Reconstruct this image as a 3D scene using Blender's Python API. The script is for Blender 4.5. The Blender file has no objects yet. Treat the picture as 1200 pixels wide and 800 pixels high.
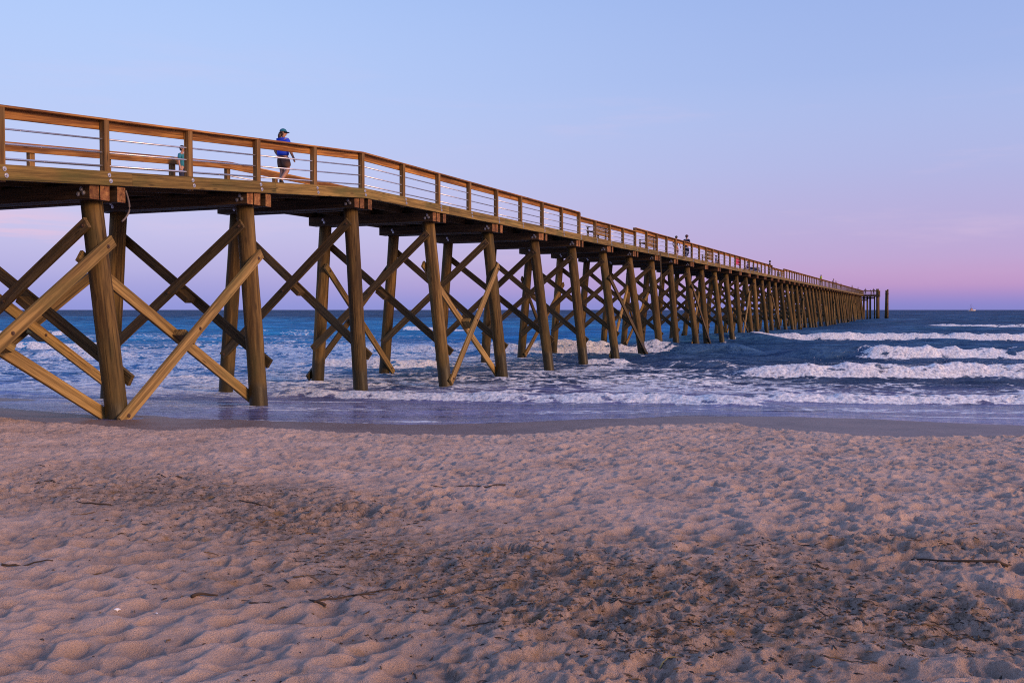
import bpy, math, random
import numpy as np
from mathutils import Vector, Matrix

random.seed(7)
rng = np.random.default_rng(7)
scene = bpy.context.scene
COL = scene.collection
F = 1130.0                       # focal length in photograph pixels
CAM_Z = 2.65

# ------------------------------------------------------------------ helpers
def lin(r, g, b):
    def f(c):
        c /= 255.0
        return c / 12.92 if c <= 0.04045 else ((c + 0.055) / 1.055) ** 2.4
    return (f(r), f(g), f(b), 1.0)

def tag(o, label=None, cat=None, group=None, kind=None):
    if label: o['label'] = label
    if cat: o['category'] = cat
    if group: o['group'] = group
    if kind: o['kind'] = kind
    return o

def empty(name, loc, rotz=0.0):
    o = bpy.data.objects.new(name, None)
    COL.objects.link(o)
    o.location = loc
    o.rotation_euler = (0, 0, rotz)
    o.empty_display_size = 0.2
    return o

def mesh_obj(name, verts, faces, mats, parent=None, matrix=None, smooth=False, midx=None, world=False):
    me = bpy.data.meshes.new(name)
    me.from_pydata([tuple(v) for v in verts], [], [tuple(f) for f in faces])
    for m in (mats if isinstance(mats, (list, tuple)) else [mats]):
        me.materials.append(m)
    if midx is not None:
        me.polygons.foreach_set('material_index', midx)
    if smooth:
        me.polygons.foreach_set('use_smooth', [True] * len(me.polygons))
    me.update()
    return link(name, me, parent, matrix, world)

def link(name, me, parent=None, matrix=None, world=False):
    o = bpy.data.objects.new(name, me)
    COL.objects.link(o)
    if parent is not None:
        o.parent = parent
        if world:
            o.matrix_parent_inverse = world_of(parent).inverted()
    if matrix is not None:
        o.matrix_basis = matrix
    return o

def world_of(o):
    m = Matrix.LocRotScale(o.location, o.rotation_euler, o.scale)
    return m

class MB:
    """collects shapes into one mesh"""
    def __init__(self):
        self.v, self.f, self.m = [], [], []
    def add(self, verts, faces, mi=0):
        n = len(self.v)
        self.v.extend([tuple(p) for p in verts])
        for f in faces:
            self.f.append(tuple(i + n for i in f))
            self.m.append(mi)
        return self
    def addx(self, verts, faces, matrix, mi=0):
        return self.add([matrix @ Vector(p) for p in verts], faces, mi)
    def box(self, x0, x1, y0, y1, z0, z1, mi=0, c=0.0):
        v, f = bar_geo(x1 - x0, y1 - y0, z1 - z0, c)
        return self.add([(p[0] + x0, p[1] + (y0 + y1) / 2, p[2] + (z0 + z1) / 2) for p in v], f, mi)
    def bar(self, p0, p1, w, h, mi=0, up=(0, 0, 1), c=0.004):
        M, L = frame(p0, p1, up)
        v, f = bar_geo(L, w, h, c)
        return self.addx(v, f, M, mi)
    def tube(self, pts, rad, n=8, mi=0):
        v, f = tube_geo(pts, rad, n)
        return self.add(v, f, mi)
    def ball(self, c, r, mi=0, nu=12, nv=8, zmin=-1.0):
        v, f = ball_geo(c, r, nu, nv, zmin)
        return self.add(v, f, mi)
    def build(self, name, mats, parent=None, smooth=False, matrix=None, world=False):
        return mesh_obj(name, self.v, self.f, mats, parent, matrix, smooth, self.m, world)

def frame(p0, p1, up=(0, 0, 1)):
    p0, p1 = Vector(p0), Vector(p1)
    x = p1 - p0
    L = x.length
    x.normalize()
    u = Vector(up)
    y = u.cross(x)
    if y.length < 1e-4:
        y = Vector((0, 1, 0)).cross(x)
    y.normalize()
    z = x.cross(y)
    M = Matrix((x, y, z)).transposed().to_4x4()
    M.translation = p0
    return M, L

def bar_geo(L, w, h, c=0.006):
    """timber along +X from 0 to L, w along Y, h along Z, with chamfered edges"""
    a, b = w / 2, h / 2
    if c <= 0:
        ring = [(-a, -b), (a, -b), (a, b), (-a, b)]
    else:
        ring = [(-a + c, -b), (a - c, -b), (a, -b + c), (a, b - c), (a - c, b), (-a + c, b), (-a, b - c), (-a, -b + c)]
    n = len(ring)
    v = [(0, y, z) for y, z in ring] + [(L, y, z) for y, z in ring]
    f = [(i, (i + 1) % n, n + (i + 1) % n, n + i) for i in range(n)]
    f.append(tuple(range(n - 1, -1, -1)))
    f.append(tuple(range(n, 2 * n)))
    return v, f

def tube_geo(pts, rad, n=8):
    pts = [Vector(p) for p in pts]
    if not hasattr(rad, '__len__'):
        rad = [rad] * len(pts)
    v, f = [], []
    ref = None
    for i, p in enumerate(pts):
        t = (pts[min(i + 1, len(pts) - 1)] - pts[max(i - 1, 0)]).normalized()
        if ref is None:
            ref = Vector((0, 0, 1)) if abs(t.z) < 0.9 else Vector((1, 0, 0))
        a = t.cross(ref).normalized()
        b = t.cross(a).normalized()
        ref = b.cross(t) * -1 if False else ref
        for k in range(n):
            an = 2 * math.pi * k / n
            v.append(p + (a * math.cos(an) + b * math.sin(an)) * rad[i])
    for i in range(len(pts) - 1):
        for k in range(n):
            f.append((i * n + k, i * n + (k + 1) % n, (i + 1) * n + (k + 1) % n, (i + 1) * n + k))
    f.append(tuple(range(n - 1, -1, -1)))
    f.append(tuple(range((len(pts) - 1) * n, len(pts) * n)))
    return v, f

def ball_geo(c, r, nu=12, nv=8, zmin=-1.0):
    if not hasattr(r, '__len__'):
        r = (r, r, r)
    v, f = [], []
    lo = math.asin(zmin)
    for j in range(nv + 1):
        la = lo + (math.pi / 2 - lo) * j / nv
        for i in range(nu):
            lo_ = 2 * math.pi * i / nu
            v.append((c[0] + r[0] * math.cos(la) * math.cos(lo_), c[1] + r[1] * math.cos(la) * math.sin(lo_), c[2] + r[2] * math.sin(la)))
    for j in range(nv):
        for i in range(nu):
            f.append((j * nu + i, j * nu + (i + 1) % nu, (j + 1) * nu + (i + 1) % nu, (j + 1) * nu + i))
    if zmin > -1:
        f.append(tuple(range(nu - 1, -1, -1)))
    return v, f

# ---- numpy gradient noise
def _hash(ix, iy, seed):
    h = (ix.astype(np.int64) * 374761393 + iy.astype(np.int64) * 668265263 + seed * 974634777) & 0xFFFFFFFF
    h = ((h ^ (h >> 13)) * 1274126177) & 0xFFFFFFFF
    h = ((h ^ (h >> 16)) * 2246822519) & 0xFFFFFFFF
    return (h ^ (h >> 15)) & 0xFFFFFFFF

def perlin(x, y, seed=0):
    x = np.asarray(x, float); y = np.asarray(y, float)
    x0 = np.floor(x); y0 = np.floor(y)
    fx, fy = x - x0, y - y0
    u = fx * fx * fx * (fx * (fx * 6 - 15) + 10)
    w = fy * fy * fy * (fy * (fy * 6 - 15) + 10)
    def g(dx, dy):
        a = _hash(x0 + dx, y0 + dy, seed) * (2 * math.pi / 4294967296.0)
        return np.cos(a) * (fx - dx) + np.sin(a) * (fy - dy)
    a, b, c, d = g(0, 0), g(1, 0), g(0, 1), g(1, 1)
    return (a + u * (b - a)) * (1 - w) + (c + u * (d - c)) * w

def fbm(x, y, seed=0, octv=4, gain=0.5):
    s, a, t = 0.0, 1.0, 0.0
    for k in range(octv):
        s = s + a * perlin(x * 2 ** k + 17.3 * k, y * 2 ** k - 9.1 * k, seed + k)
        t += a
        a *= gain
    return s / t

def cells(x, y, seed=0):
    """distance to the nearest jittered cell point, with that point's random value"""
    x0, y0 = np.floor(x), np.floor(y)
    best = np.full(np.shape(x), 9.0); val = np.zeros(np.shape(x))
    for dx in (-1, 0, 1):
        for dy in (-1, 0, 1):
            h1 = _hash(x0 + dx, y0 + dy, seed) / 4294967296.0
            h2 = _hash(x0 + dx, y0 + dy, seed + 101) / 4294967296.0
            h3 = _hash(x0 + dx, y0 + dy, seed + 202) / 4294967296.0
            d = np.hypot(x0 + dx + h1 - x, y0 + dy + h2 - y)
            m = d < best
            best = np.where(m, d, best); val = np.where(m, h3, val)
    return best, val

def sstep(a, b, x):
    t = np.clip((x - a) / (b - a), 0, 1)
    return t * t * (3 - 2 * t)

# ------------------------------------------------------------------ materials
def new_mat(name):
    m = bpy.data.materials.new(name)
    m.use_nodes = True
    nt = m.node_tree
    nt.nodes.clear()
    out = nt.nodes.new('ShaderNodeOutputMaterial')
    bs = nt.nodes.new('ShaderNodeBsdfPrincipled')
    nt.links.new(bs.outputs[0], out.inputs[0])
    return m, nt, bs

class N:
    """small node-building helper"""
    def __init__(self, nt): self.nt = nt
    def n(self, t, **kw):
        nd = self.nt.nodes.new(t)
        for k, v in kw.items(): setattr(nd, k, v)
        return nd
    def set(self, sock, v):
        if hasattr(v, 'is_output') or isinstance(v, bpy.types.NodeSocket): self.nt.links.new(v, sock)
        else: sock.default_value = v
    def math(self, op, a, b=None, c=None, clamp=False):
        nd = self.n('ShaderNodeMath', operation=op, use_clamp=clamp)
        self.set(nd.inputs[0], a)
        if b is not None: self.set(nd.inputs[1], b)
        if c is not None: self.set(nd.inputs[2], c)
        return nd.outputs[0]
    def vmath(self, op, a, b):
        nd = self.n('ShaderNodeVectorMath', operation=op)
        self.set(nd.inputs[0], a); self.set(nd.inputs[1], b)
        return nd.outputs[1] if op == 'DOT_PRODUCT' else nd.outputs[0]
    def noise(self, vec, scale=1.0, detail=4.0, rough=0.55):
        nd = self.n('ShaderNodeTexNoise')
        self.set(nd.inputs['Vector'], vec)
        nd.inputs['Scale'].default_value = scale; nd.inputs['Detail'].default_value = detail; nd.inputs['Roughness'].default_value = rough
        return nd.outputs[0]
    def voro(self, vec, scale=1.0, feature='F1', rnd=1.0):
        nd = self.n('ShaderNodeTexVoronoi', feature=feature)
        self.set(nd.inputs['Vector'], vec); nd.inputs['Scale'].default_value = scale; nd.inputs['Randomness'].default_value = rnd
        return nd.outputs[0]
    def ramp(self, fac, stops, interp='LINEAR'):
        nd = self.n('ShaderNodeValToRGB')
        cr = nd.color_ramp; cr.interpolation = interp
        while len(cr.elements) < len(stops): cr.elements.new(0.5)
        for e, (p, c) in zip(cr.elements, stops):
            e.position = p; e.color = c if len(c) == 4 else (*c, 1)
        self.set(nd.inputs[0], fac)
        return nd.outputs[0]
    def mix(self, fac, a, b, blend='MIX'):
        nd = self.n('ShaderNodeMix', data_type='RGBA', blend_type=blend)
        self.set(nd.inputs[0], fac)
        self.set(nd.inputs[6], a if not isinstance(a, tuple) or len(a) == 4 else (*a, 1))
        self.set(nd.inputs[7], b if not isinstance(b, tuple) or len(b) == 4 else (*b, 1))
        return nd.outputs[2]
    def maprange(self, v, a, b, c=0.0, d=1.0, smooth=True):
        nd = self.n('ShaderNodeMapRange', interpolation_type='SMOOTHSTEP' if smooth else 'LINEAR')
        self.set(nd.inputs[0], v)
        for i, q in enumerate((a, b, c, d)): nd.inputs[i + 1].default_value = q
        return nd.outputs[0]
    def mapping(self, vec, scale=(1, 1, 1), loc=(0, 0, 0), rot=(0, 0, 0)):
        nd = self.n('ShaderNodeMapping')
        self.set(nd.inputs[0], vec)
        nd.inputs['Scale'].default_value = scale; nd.inputs['Location'].default_value = loc; nd.inputs['Rotation'].default_value = rot
        return nd.outputs[0]
    def bump(self, h, strength, dist, normal=None):
        nd = self.n('ShaderNodeBump')
        nd.inputs['Strength'].default_value = strength; nd.inputs['Distance'].default_value = dist
        self.set(nd.inputs['Height'], h)
        if normal is not None: self.set(nd.inputs['Normal'], normal)
        return nd.outputs[0]
    def attr(self, name):
        return self.n('ShaderNodeAttribute', attribute_name=name).outputs['Fac']

def plain(name, col, rough=0.7, metal=0.0, var=0.12, scale=30.0):
    m, nt, bs = new_mat(name)
    g = N(nt)
    tc = g.n('ShaderNodeTexCoord').outputs['Object']
    nz = g.noise(tc, scale, 3)
    c = g.mix(g.math('MULTIPLY', nz, 1.0), tuple(x * (1 - var) for x in col[:3]), tuple(min(1, x * (1 + var)) for x in col[:3]))
    nt.links.new(c, bs.inputs['Base Color'])
    bs.inputs['Roughness'].default_value = rough; bs.inputs['Metallic'].default_value = metal
    return m

def wood(name, dark, light, stain=(0.10, 0.10, 0.04), rough=0.75, grain=16.0, wet=False, stain_amt=0.5, var=0.35):
    m, nt, bs = new_mat(name)
    g = N(nt)
    tc = g.n('ShaderNodeTexCoord').outputs['Object']
    rnd = g.n('ShaderNodeObjectInfo').outputs['Random']
    off = g.n('ShaderNodeCombineXYZ')
    g.set(off.inputs[0], g.math('MULTIPLY', rnd, 37.0)); g.set(off.inputs[1], g.math('MULTIPLY', rnd, 91.0)); g.set(off.inputs[2], g.math('MULTIPLY', rnd, 53.0))
    p = g.vmath('ADD', tc, off.outputs[0])
    n1 = g.noise(g.mapping(p, (0.5, grain, grain)), 1.0, 6, 0.6)
    n2 = g.noise(g.mapping(p, (1.6, grain * 3.2, grain * 3.2)), 1.0, 3, 0.6)
    n3 = g.noise(g.mapping(p, (0.7, 2.2, 2.2)), 1.0, 4, 0.6)
    gr = g.math('ADD', g.math('MULTIPLY', n1, 0.65), g.math('MULTIPLY', n2, 0.35))
    col = g.ramp(gr, [(0.30, tuple(c * 0.55 for c in dark)), (0.45, dark), (0.60, light), (0.8, tuple(min(1, c * 1.15) for c in light))])
    col = g.mix(g.math('MULTIPLY', g.maprange(n3, 0.45, 0.7), stain_amt), col, stain)
    n5 = g.noise(g.mapping(p, (0.22, 4.5, 4.5), (2, 9, 4)), 1.0, 5, 0.65)
    col = g.mix(g.math('MULTIPLY', g.maprange(n5, 0.52, 0.70), 0.65), col, tuple(c * 0.38 for c in dark))
    col = g.mix(g.math('MULTIPLY', g.maprange(n5, 0.44, 0.30), 0.45), col, tuple(min(1, c * 1.5) for c in light))
    # knots
    kn = g.voro(g.mapping(p, (1.1, 5.0, 5.0)), 1.0)
    col = g.mix(g.math('MULTIPLY', g.maprange(kn, 0.16, 0.05), 0.7), col, tuple(c * 0.3 for c in dark))
    # checks (long drying cracks)
    ck = g.noise(g.mapping(p, (0.35, 22, 22), (3.1, 0.2, 7.7)), 1.0, 2, 0.4)
    ckm = g.maprange(ck, 0.35, 0.30)
    col = g.mix(g.math('MULTIPLY', ckm, 0.6), col, tuple(c * 0.2 for c in dark))
    # piece-to-piece tone
    tone = g.math('ADD', 1.0 - var * 0.5, g.math('MULTIPLY', rnd, var))
    tn = g.n('ShaderNodeCombineXYZ')
    for i in range(3): g.set(tn.inputs[i], tone)
    col = g.mix(1.0, col, tn.outputs[0], 'MULTIPLY')
    rsock = rough
    if wet:
        z = g.n('ShaderNodeSeparateXYZ'); g.set(z.inputs[0], g.n('ShaderNodeNewGeometry').outputs['Position'])
        zz = g.math('ADD', z.outputs[2], g.math('MULTIPLY', g.math('SUBTRACT', n3, 0.5), 0.9))
        w = g.maprange(zz, 0.92, 0.62)
        col = g.mix(g.math('MULTIPLY', w, 0.85), col, (0.018, 0.014, 0.009))
        al = g.maprange(zz, 2.4, 0.8)
        col = g.mix(g.math('MULTIPLY', al, 0.40), col, (0.050, 0.042, 0.014))
        rsock = g.math('SUBTRACT', rough, g.math('MULTIPLY', w, 0.35))
    nt.links.new(col, bs.inputs['Base Color'])
    g.set(bs.inputs['Roughness'], rsock)
    bs.inputs['Specular IOR Level'].default_value = 0.25
    hb = g.math('SUBTRACT', gr, g.math('MULTIPLY', ckm, 0.4))
    nt.links.new(g.bump(hb, 0.9, 0.012), bs.inputs['Normal'])
    return m

M_FASCIA = wood('fascia timber', (0.125, 0.080, 0.024), (0.275, 0.180, 0.055), (0.095, 0.090, 0.024), stain_amt=0.7, var=0.4)
M_RAIL = wood('rail timber', (0.20, 0.080, 0.024), (0.46, 0.225, 0.066), (0.14, 0.058, 0.020), stain_amt=0.6, var=0.4)
M_POST = wood('post timber', (0.14, 0.074, 0.026), (0.31, 0.175, 0.062), (0.11, 0.07, 0.024), var=0.5)
M_PILE = wood('pile timber', (0.070, 0.040, 0.013), (0.185, 0.112, 0.035), (0.055, 0.044, 0.014), grain=7, wet=True, stain_amt=0.75, var=0.5)
M_BRACE = wood('brace timber', (0.070, 0.045, 0.020), (0.150, 0.098, 0.042), (0.055, 0.045, 0.018), wet=True, var=0.6)
M_BRACE_LIGHT = wood('new brace timber', (0.17, 0.105, 0.036), (0.35, 0.225, 0.080), (0.14, 0.115, 0.035), wet=False, var=0.5)
M_CAP = wood('cap timber', (0.042, 0.024, 0.012), (0.095, 0.055, 0.026), (0.03, 0.022, 0.012), var=0.5)
M_CAP_END = wood('cap end grain', (0.16, 0.065, 0.026), (0.30, 0.15, 0.055), (0.13, 0.05, 0.02), grain=9, var=0.7)
M_DECK = wood('deck timber', (0.055, 0.036, 0.02), (0.11, 0.075, 0.04), (0.045, 0.035, 0.02))
M_PIPE = plain('galvanised pipe', (0.60, 0.60, 0.66), 0.42, 0.8, 0.1)
M_BOLT = plain('bolt steel', (0.55, 0.55, 0.58), 0.4, 0.8, 0.2)
M_RUST = plain('rusty bolt', (0.10, 0.06, 0.04), 0.7, 0.4, 0.3)

# ------------------------------------------------------------------ camera
cam_d = bpy.data.cameras.new('camera')
cam = bpy.data.objects.new('camera', cam_d)
COL.objects.link(cam)
cam.location = (0, 0, CAM_Z)
PITCH = math.atan(37.0 / F)
cam.rotation_euler = (math.pi / 2 - PITCH, 0, 0)
cam_d.sensor_width = 36.0
cam_d.lens = F / 1200.0 * 36.0
cam_d.clip_start = 0.1
cam_d.clip_end = 200000
scene.camera = cam

# ------------------------------------------------------------------ light
SUN_AZ = math.radians(124)       # clockwise from +Y: low over the right shoulder
SUN_EL = math.radians(18)
sdir = Vector((math.sin(SUN_AZ) * math.cos(SUN_EL), math.cos(SUN_AZ) * math.cos(SUN_EL), math.sin(SUN_EL)))
sl = bpy.data.lights.new('sun', 'SUN')
sl.energy = 3.2
sl.angle = math.radians(18)
sl.color = (1.0, 0.58, 0.30)
so = bpy.data.objects.new('sun', sl)
COL.objects.link(so)
so.rotation_euler = sdir.to_track_quat('Z', 'Y').to_euler()
so.location = (60, -40, 60)

def build_world():
    w = bpy.data.worlds.new('World')
    scene.world = w
    w.use_nodes = True
    nt = w.node_tree
    nt.nodes.clear()
    g = N(nt)
    out = g.n('ShaderNodeOutputWorld')
    bg = g.n('ShaderNodeBackground')
    nt.links.new(bg.outputs[0], out.inputs[0])
    d = g.n('ShaderNodeTexCoord').outputs['Generated']
    sp = g.n('ShaderNodeSeparateXYZ'); g.set(sp.inputs[0], d)
    z = g.math('MAXIMUM', sp.outputs[2], 0.0)
    k = 2.0       # ramp runs over z = 0 .. 0.5
    zr = g.math('MULTIPLY', z, k, clamp=True)
    left = g.ramp(zr, [(0.0, lin(140, 146, 214)), (0.03, lin(152, 153, 216)), (0.075, lin(174, 168, 219)), (0.15, lin(196, 190, 228)),
                       (0.25, lin(191, 196, 234)), (0.40, lin(182, 202, 243)), (0.64, lin(172, 200, 247)), (1.0, lin(118, 155, 224))], 'B_SPLINE')
    right = g.ramp(zr, [(0.0, lin(128, 130, 200)), (0.022, lin(146, 134, 202)), (0.050, lin(194, 148, 195)), (0.10, lin(187, 163, 209)),
                        (0.17, lin(182, 169, 213)), (0.28, lin(174, 180, 224)), (0.45, lin(168, 188, 233)), (1.0, lin(114, 150, 222))], 'B_SPLINE')
    fx = g.maprange(sp.outputs[0], -0.42, 0.46)
    col = g.mix(fx, left, right)
    # thin high cirrus streaks
    cn = g.noise(g.mapping(d, (2.2, 2.2, 16.0), (0, 0, 0), (0.0, 0.12, 0.0)), 1.6, 6, 0.6)
    cm = g.math('MULTIPLY', g.maprange(cn, 0.54, 0.78), 0.30)
    cm = g.math('MULTIPLY', cm, g.maprange(z, 0.30, 0.12))
    cm = g.math('MULTIPLY', cm, g.maprange(z, 0.02, 0.08))
    col = g.mix(cm, col, lin(226, 196, 220))
    cs = g.noise(g.mapping(d, (6.0, 6.0, 60.0), (1, 0, 0)), 1.4, 4, 0.55)
    ce = g.math('MULTIPLY', g.maprange(g.math('ABSOLUTE', g.math('SUBTRACT', z, 0.078)), 0.026, 0.0), g.maprange(sp.outputs[0], -0.36, -0.46))
    col = g.mix(g.math('MULTIPLY', g.math('MULTIPLY', ce, g.maprange(cs, 0.40, 0.62)), 0.55), col, lin(240, 190, 206))
    # after-sunset glow round the western horizon, outside the frame
    sd = g.vmath('DOT_PRODUCT', d, tuple(Vector((sdir.x, sdir.y, 0.03)).normalized()))
    gl = g.math('POWER', g.math('MAXIMUM', sd, 0.0), 5.0)
    gl = g.math('MULTIPLY', gl, g.maprange(z, 0.75, 0.0))
    glow = g.mix(1.0, (1.0, 0.52, 0.26), g.math('MULTIPLY', gl, 0.9), 'MULTIPLY')
    col = g.mix(1.0, col, glow, 'ADD')
    sky = g.n('ShaderNodeTexSky', sky_type='NISHITA')
    sky.sun_disc = False
    sky.sun_elevation = SUN_EL
    sky.sun_rotation = SUN_AZ
    sky.altitude = 0.0
    ns = g.mix(1.0, sky.outputs[0], (0.006, 0.006, 0.008, 1), 'MULTIPLY')
    col = g.mix(1.0, col, ns, 'ADD')
    nt.links.new(col, bg.inputs[0])
    bg.inputs[1].default_value = 1.01
build_world()

# ------------------------------------------------------------------ beach and sea: shared shape functions
_wx = np.array([-60, -40, -20, -14, -11.8, -10.2, -9.2, -8.1, -4.6, -2.0, -0.7, 0.7, 3.6, 5.4, 7.1, 9.9, 15, 30, 60])
_wy = np.array([22, 22.5, 23.5, 23.2, 22.1, 21.3, 20.7, 20.25, 19.45, 18.85, 19.05, 19.5, 20.4, 20.35, 20.0, 18.7, 18.2, 19.5, 20])
_dx = np.array([-60, -20, -10, -8, -6, -4.7, -3.2, -1.9, -0.6, 0.6, 1.5, 2.8, 4.1, 4.5, 5.1, 6.2, 7.7, 8.4, 14, 60])
_dy = np.array([19, 19.5, 18.9, 17.9, 16.8, 17.6, 16.9, 16.3, 16.1, 16.3, 17.3, 17.9, 18.0, 16.9, 16.0, 15.3, 15.8, 15.9, 15.4, 16])

def waterline(X):
    s = 0.0
    for o in (-0.5, -0.25, 0, 0.25, 0.5):
        s = s + np.interp(X + o, _wx, _wy)
    return s / 5 + 0.10 * perlin(X * 0.9, X * 0 + 3.7, 5) + 0.05 * perlin(X * 2.7, X * 0 + 1.7, 6)

def beach_base(X, Y):
    yw = waterline(X)
    z = 0.40 + (yw - Y) * 0.043
    z = np.where(z < -1.2, -1.2 + (z + 1.2) * 0.35, z)
    z = z + 0.085 * np.exp(-((X + 14.7) / 1.5) ** 2 - ((Y - 25.2) / 0.42) ** 2)      # small sand spit at the water's edge
    return z

def dry_mask(X, Y):
    yd = np.interp(X, _dx, _dy) + 0.45 * fbm(X * 1.3, Y * 1.3, 40, 4)
    return sstep(0.15, -0.25, Y - yd - 0.25 * perlin(X * 5, Y * 5, 44))

def sand_height(X, Y):
    z = beach_base(X, Y)
    dry = dry_mask(X, Y)
    # trampled sand: humps and heel dimples
    wxx = X + 0.12 * perlin(X * 2.1, Y * 2.1, 61); wyy = Y + 0.12 * perlin(X * 2.1 + 9, Y * 2.1, 62)
    big = fbm(wxx * 0.9, wyy * 0.9, 50, 2) * 0.050
    mid = fbm(wxx * 4.0, wyy * 4.0, 51, 2, 0.5) * 0.052
    d1, v1 = cells(wxx * 3.7, wyy * 3.7, 52)
    dim = -np.where(v1 > 0.30, 1, 0) * sstep(0.46, 0.16, d1) * (0.016 + 0.028 * v1) + np.where(v1 > 0.30, 1, 0) * np.exp(-((d1 - 0.50) / 0.09) ** 2) * 0.013
    wq = X + 0.03 * perlin(X * 11, Y * 11, 68); wr = Y + 0.03 * perlin(X * 11, Y * 11, 69)
    d2, v2 = cells(wq * 9.5, wr * 9.5, 53)
    dim2 = -np.where(v2 > 0.40, 1, 0) * sstep(0.42, 0.14, d2) * 0.022 * (0.3 + v2)
    rid = (0.35 - np.abs(fbm(wxx * 6.5, wyy * 6.5, 54, 3, 0.6))) * 0.052
    rid2 = (0.35 - np.abs(fbm(wq * 17, wr * 17, 70, 2, 0.6))) * 0.034
    calmer = 0.55 + 0.85 * sstep(-0.25, 0.3, fbm(X * 0.45, Y * 0.45, 65, 2)) * sstep(13, 7, Y) + 0.25 * sstep(7, 13, Y)
    churn = (mid + dim + dim2 + rid + rid2) * calmer
    # softer, wind-smoothed scoops in the near left corner
    a = math.radians(36)
    wx2 = X + 0.10 * perlin(X * 3.3, Y * 3.3, 57); wy2 = Y + 0.10 * perlin(X * 3.3, Y * 3.3, 67)
    xr = wx2 * math.cos(a) + wy2 * math.sin(a); yr = -wx2 * math.sin(a) + wy2 * math.cos(a)
    d3, v3 = cells(xr * 3.7, yr * 4.4, 66)
    d4, v4 = cells(xr * 6.6, yr * 7.6, 76)
    soft = fbm(xr * 4.6, yr * 5.8, 56, 2, 0.4) * 0.038 - sstep(0.50, 0.14, d3) * (0.014 + 0.028 * v3) + np.exp(-((d3 - 0.52) / 0.10) ** 2) * 0.010 \
        - np.where(v4 > .5, 1, 0) * sstep(0.45, 0.15, d4) * 0.016 + fbm(wq * 9, wr * 11, 58, 3) * 0.016
    sm = sstep(0.45, -0.35, (X + 0.75) + 0.30 * (Y - 5.2) + 0.9 * fbm(X * 0.8, Y * 0.8, 59, 3)) * sstep(9.0, 6.5, Y + 1.5 * fbm(X, Y, 60, 2))
    rough = churn * (1 - sm) + (soft + 0.18 * churn) * sm
    wet = fbm(X * 1.6, Y * 1.6, 63, 3) * 0.014 + fbm(X * 9, Y * 5, 64, 2) * 0.004
    z = z + dry * (big + rough + 0.022) + (1 - dry) * wet * sstep(0.0, 1.2, waterline(X) - Y)
    # scour hollows round the pile feet
    for (px, py) in PILE_FEET:
        r = np.hypot(X - px, Y - py)
        z = z - 0.05 * np.exp(-(r / 0.42) ** 2) + 0.02 * np.exp(-((r - 0.7) / 0.25) ** 2)
    return z

# ------------------------------------------------------------------ pier axes
TH = math.atan(485.0 / F)
DV = Vector((math.sin(TH), math.cos(TH), 0))      # along the pier, out to sea
NV = Vector((math.cos(TH), -math.sin(TH), 0))     # across, to the side the camera sees
BENT = 4.88
P0 = Vector((-8.67, 19.96, 0))
FAR_LAT = -4.2
EDGE, FAR_EDGE = 0.50, -4.70
T_END = 258.0
LAST = 52

def P(t, lat, z):
    return P0 + DV * t + NV * lat + Vector((0, 0, z))

def deck_z(t):
    base = 6.235 + 0.0018 * 9.76
    if t < 9.76:
        return base - 0.080 * (9.76 - t)
    return 6.235 + 0.0018 * t

def t_at(px, lat):
    q = (px - 600.0) / F
    b = P0 + NV * lat
    return (q * b.y - b.x) / (DV.x - q * DV.y)

BATTER = {-2: .5, -1: .6, 0: .69, 1: .40, 2: .34, 3: .70, 4: .62, 5: .77, 6: .67, 7: .79, 8: .85}
for i in range(9, 60): BATTER[i] = 0.45 + 0.5 * random.random()
CAPD = 0.31
def cap_bottom(i):
    return deck_z(i * BENT) - 0.285 - CAPD

def pile_lat(i, row, z):
    zt = cap_bottom(i)
    k = BATTER[i] / (zt - 0.0)
    if row == 0: return k * (zt - z)
    return FAR_LAT - (0.45 / zt) * (zt - z)

PILE_FEET = [tuple(P(i * BENT, pile_lat(i, 0, 0.4), 0).xy) for i in (-1, 0)]

# ------------------------------------------------------------------ beach mesh
def fan_grid(rows, us, apex):
    Y, U = np.meshgrid(rows, us, indexing='ij')
    X = U * (Y - apex)
    return X, Y

def grid_mesh(name, X, Y, Z, mat, attrs, smooth=True):
    nr, nc = X.shape
    me = bpy.data.meshes.new(name)
    co = np.stack([X, Y, Z], -1).reshape(-1, 3).astype(np.float32)
    nf = (nr - 1) * (nc - 1)
    me.vertices.add(nr * nc)
    me.vertices.foreach_set('co', co.ravel())
    idx = np.arange(nr * nc, dtype=np.int32).reshape(nr, nc)
    q = np.stack([idx[:-1, :-1], idx[:-1, 1:], idx[1:, 1:], idx[1:, :-1]], -1).reshape(-1)
    me.loops.add(nf * 4)
    me.loops.foreach_set('vertex_index', q)
    me.polygons.add(nf)
    me.polygons.foreach_set('loop_start', np.arange(nf, dtype=np.int32) * 4)
    me.polygons.foreach_set('loop_total', np.full(nf, 4, dtype=np.int32))
    me.polygons.foreach_set('use_smooth', np.full(nf, smooth, dtype=bool))
    me.update(calc_edges=True)
    for k, a in attrs.items():
        at = me.attributes.new(k, 'FLOAT', 'POINT')
        at.data.foreach_set('value', a.astype(np.float32).ravel())
    me.materials.append(mat)
    o = bpy.data.objects.new(name, me)
    COL.objects.link(o)
    return o

def litter_mask(X, Y):
    def el(cx, cy, rx, ry): return np.exp(-(((X - cx) / rx) ** 2 + ((Y - cy) / ry) ** 2))
    m = 0.95 * el(-3.4, 9.4, 1.8, 1.2) + 0.9 * el(-1.9, 8.0, 1.3, 1.2) + 0.95 * el(-0.7, 6.5, 1.0, 0.9) + 0.95 * el(0.5, 5.2, 1.2, 0.9) + 0.95 * el(1.9, 4.8, 1.2, 0.8) + 0.8 * el(3.0, 6.7, 1.1, 0.6) + 0.6 * el(1.1, 6.2, 1.6, 0.8) + 0.35 * el(-5, 11, 2, 1)
    return np.clip(m + 0.75 * fbm(X * 0.9, Y * 0.9, 81, 4), 0, 1)

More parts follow.
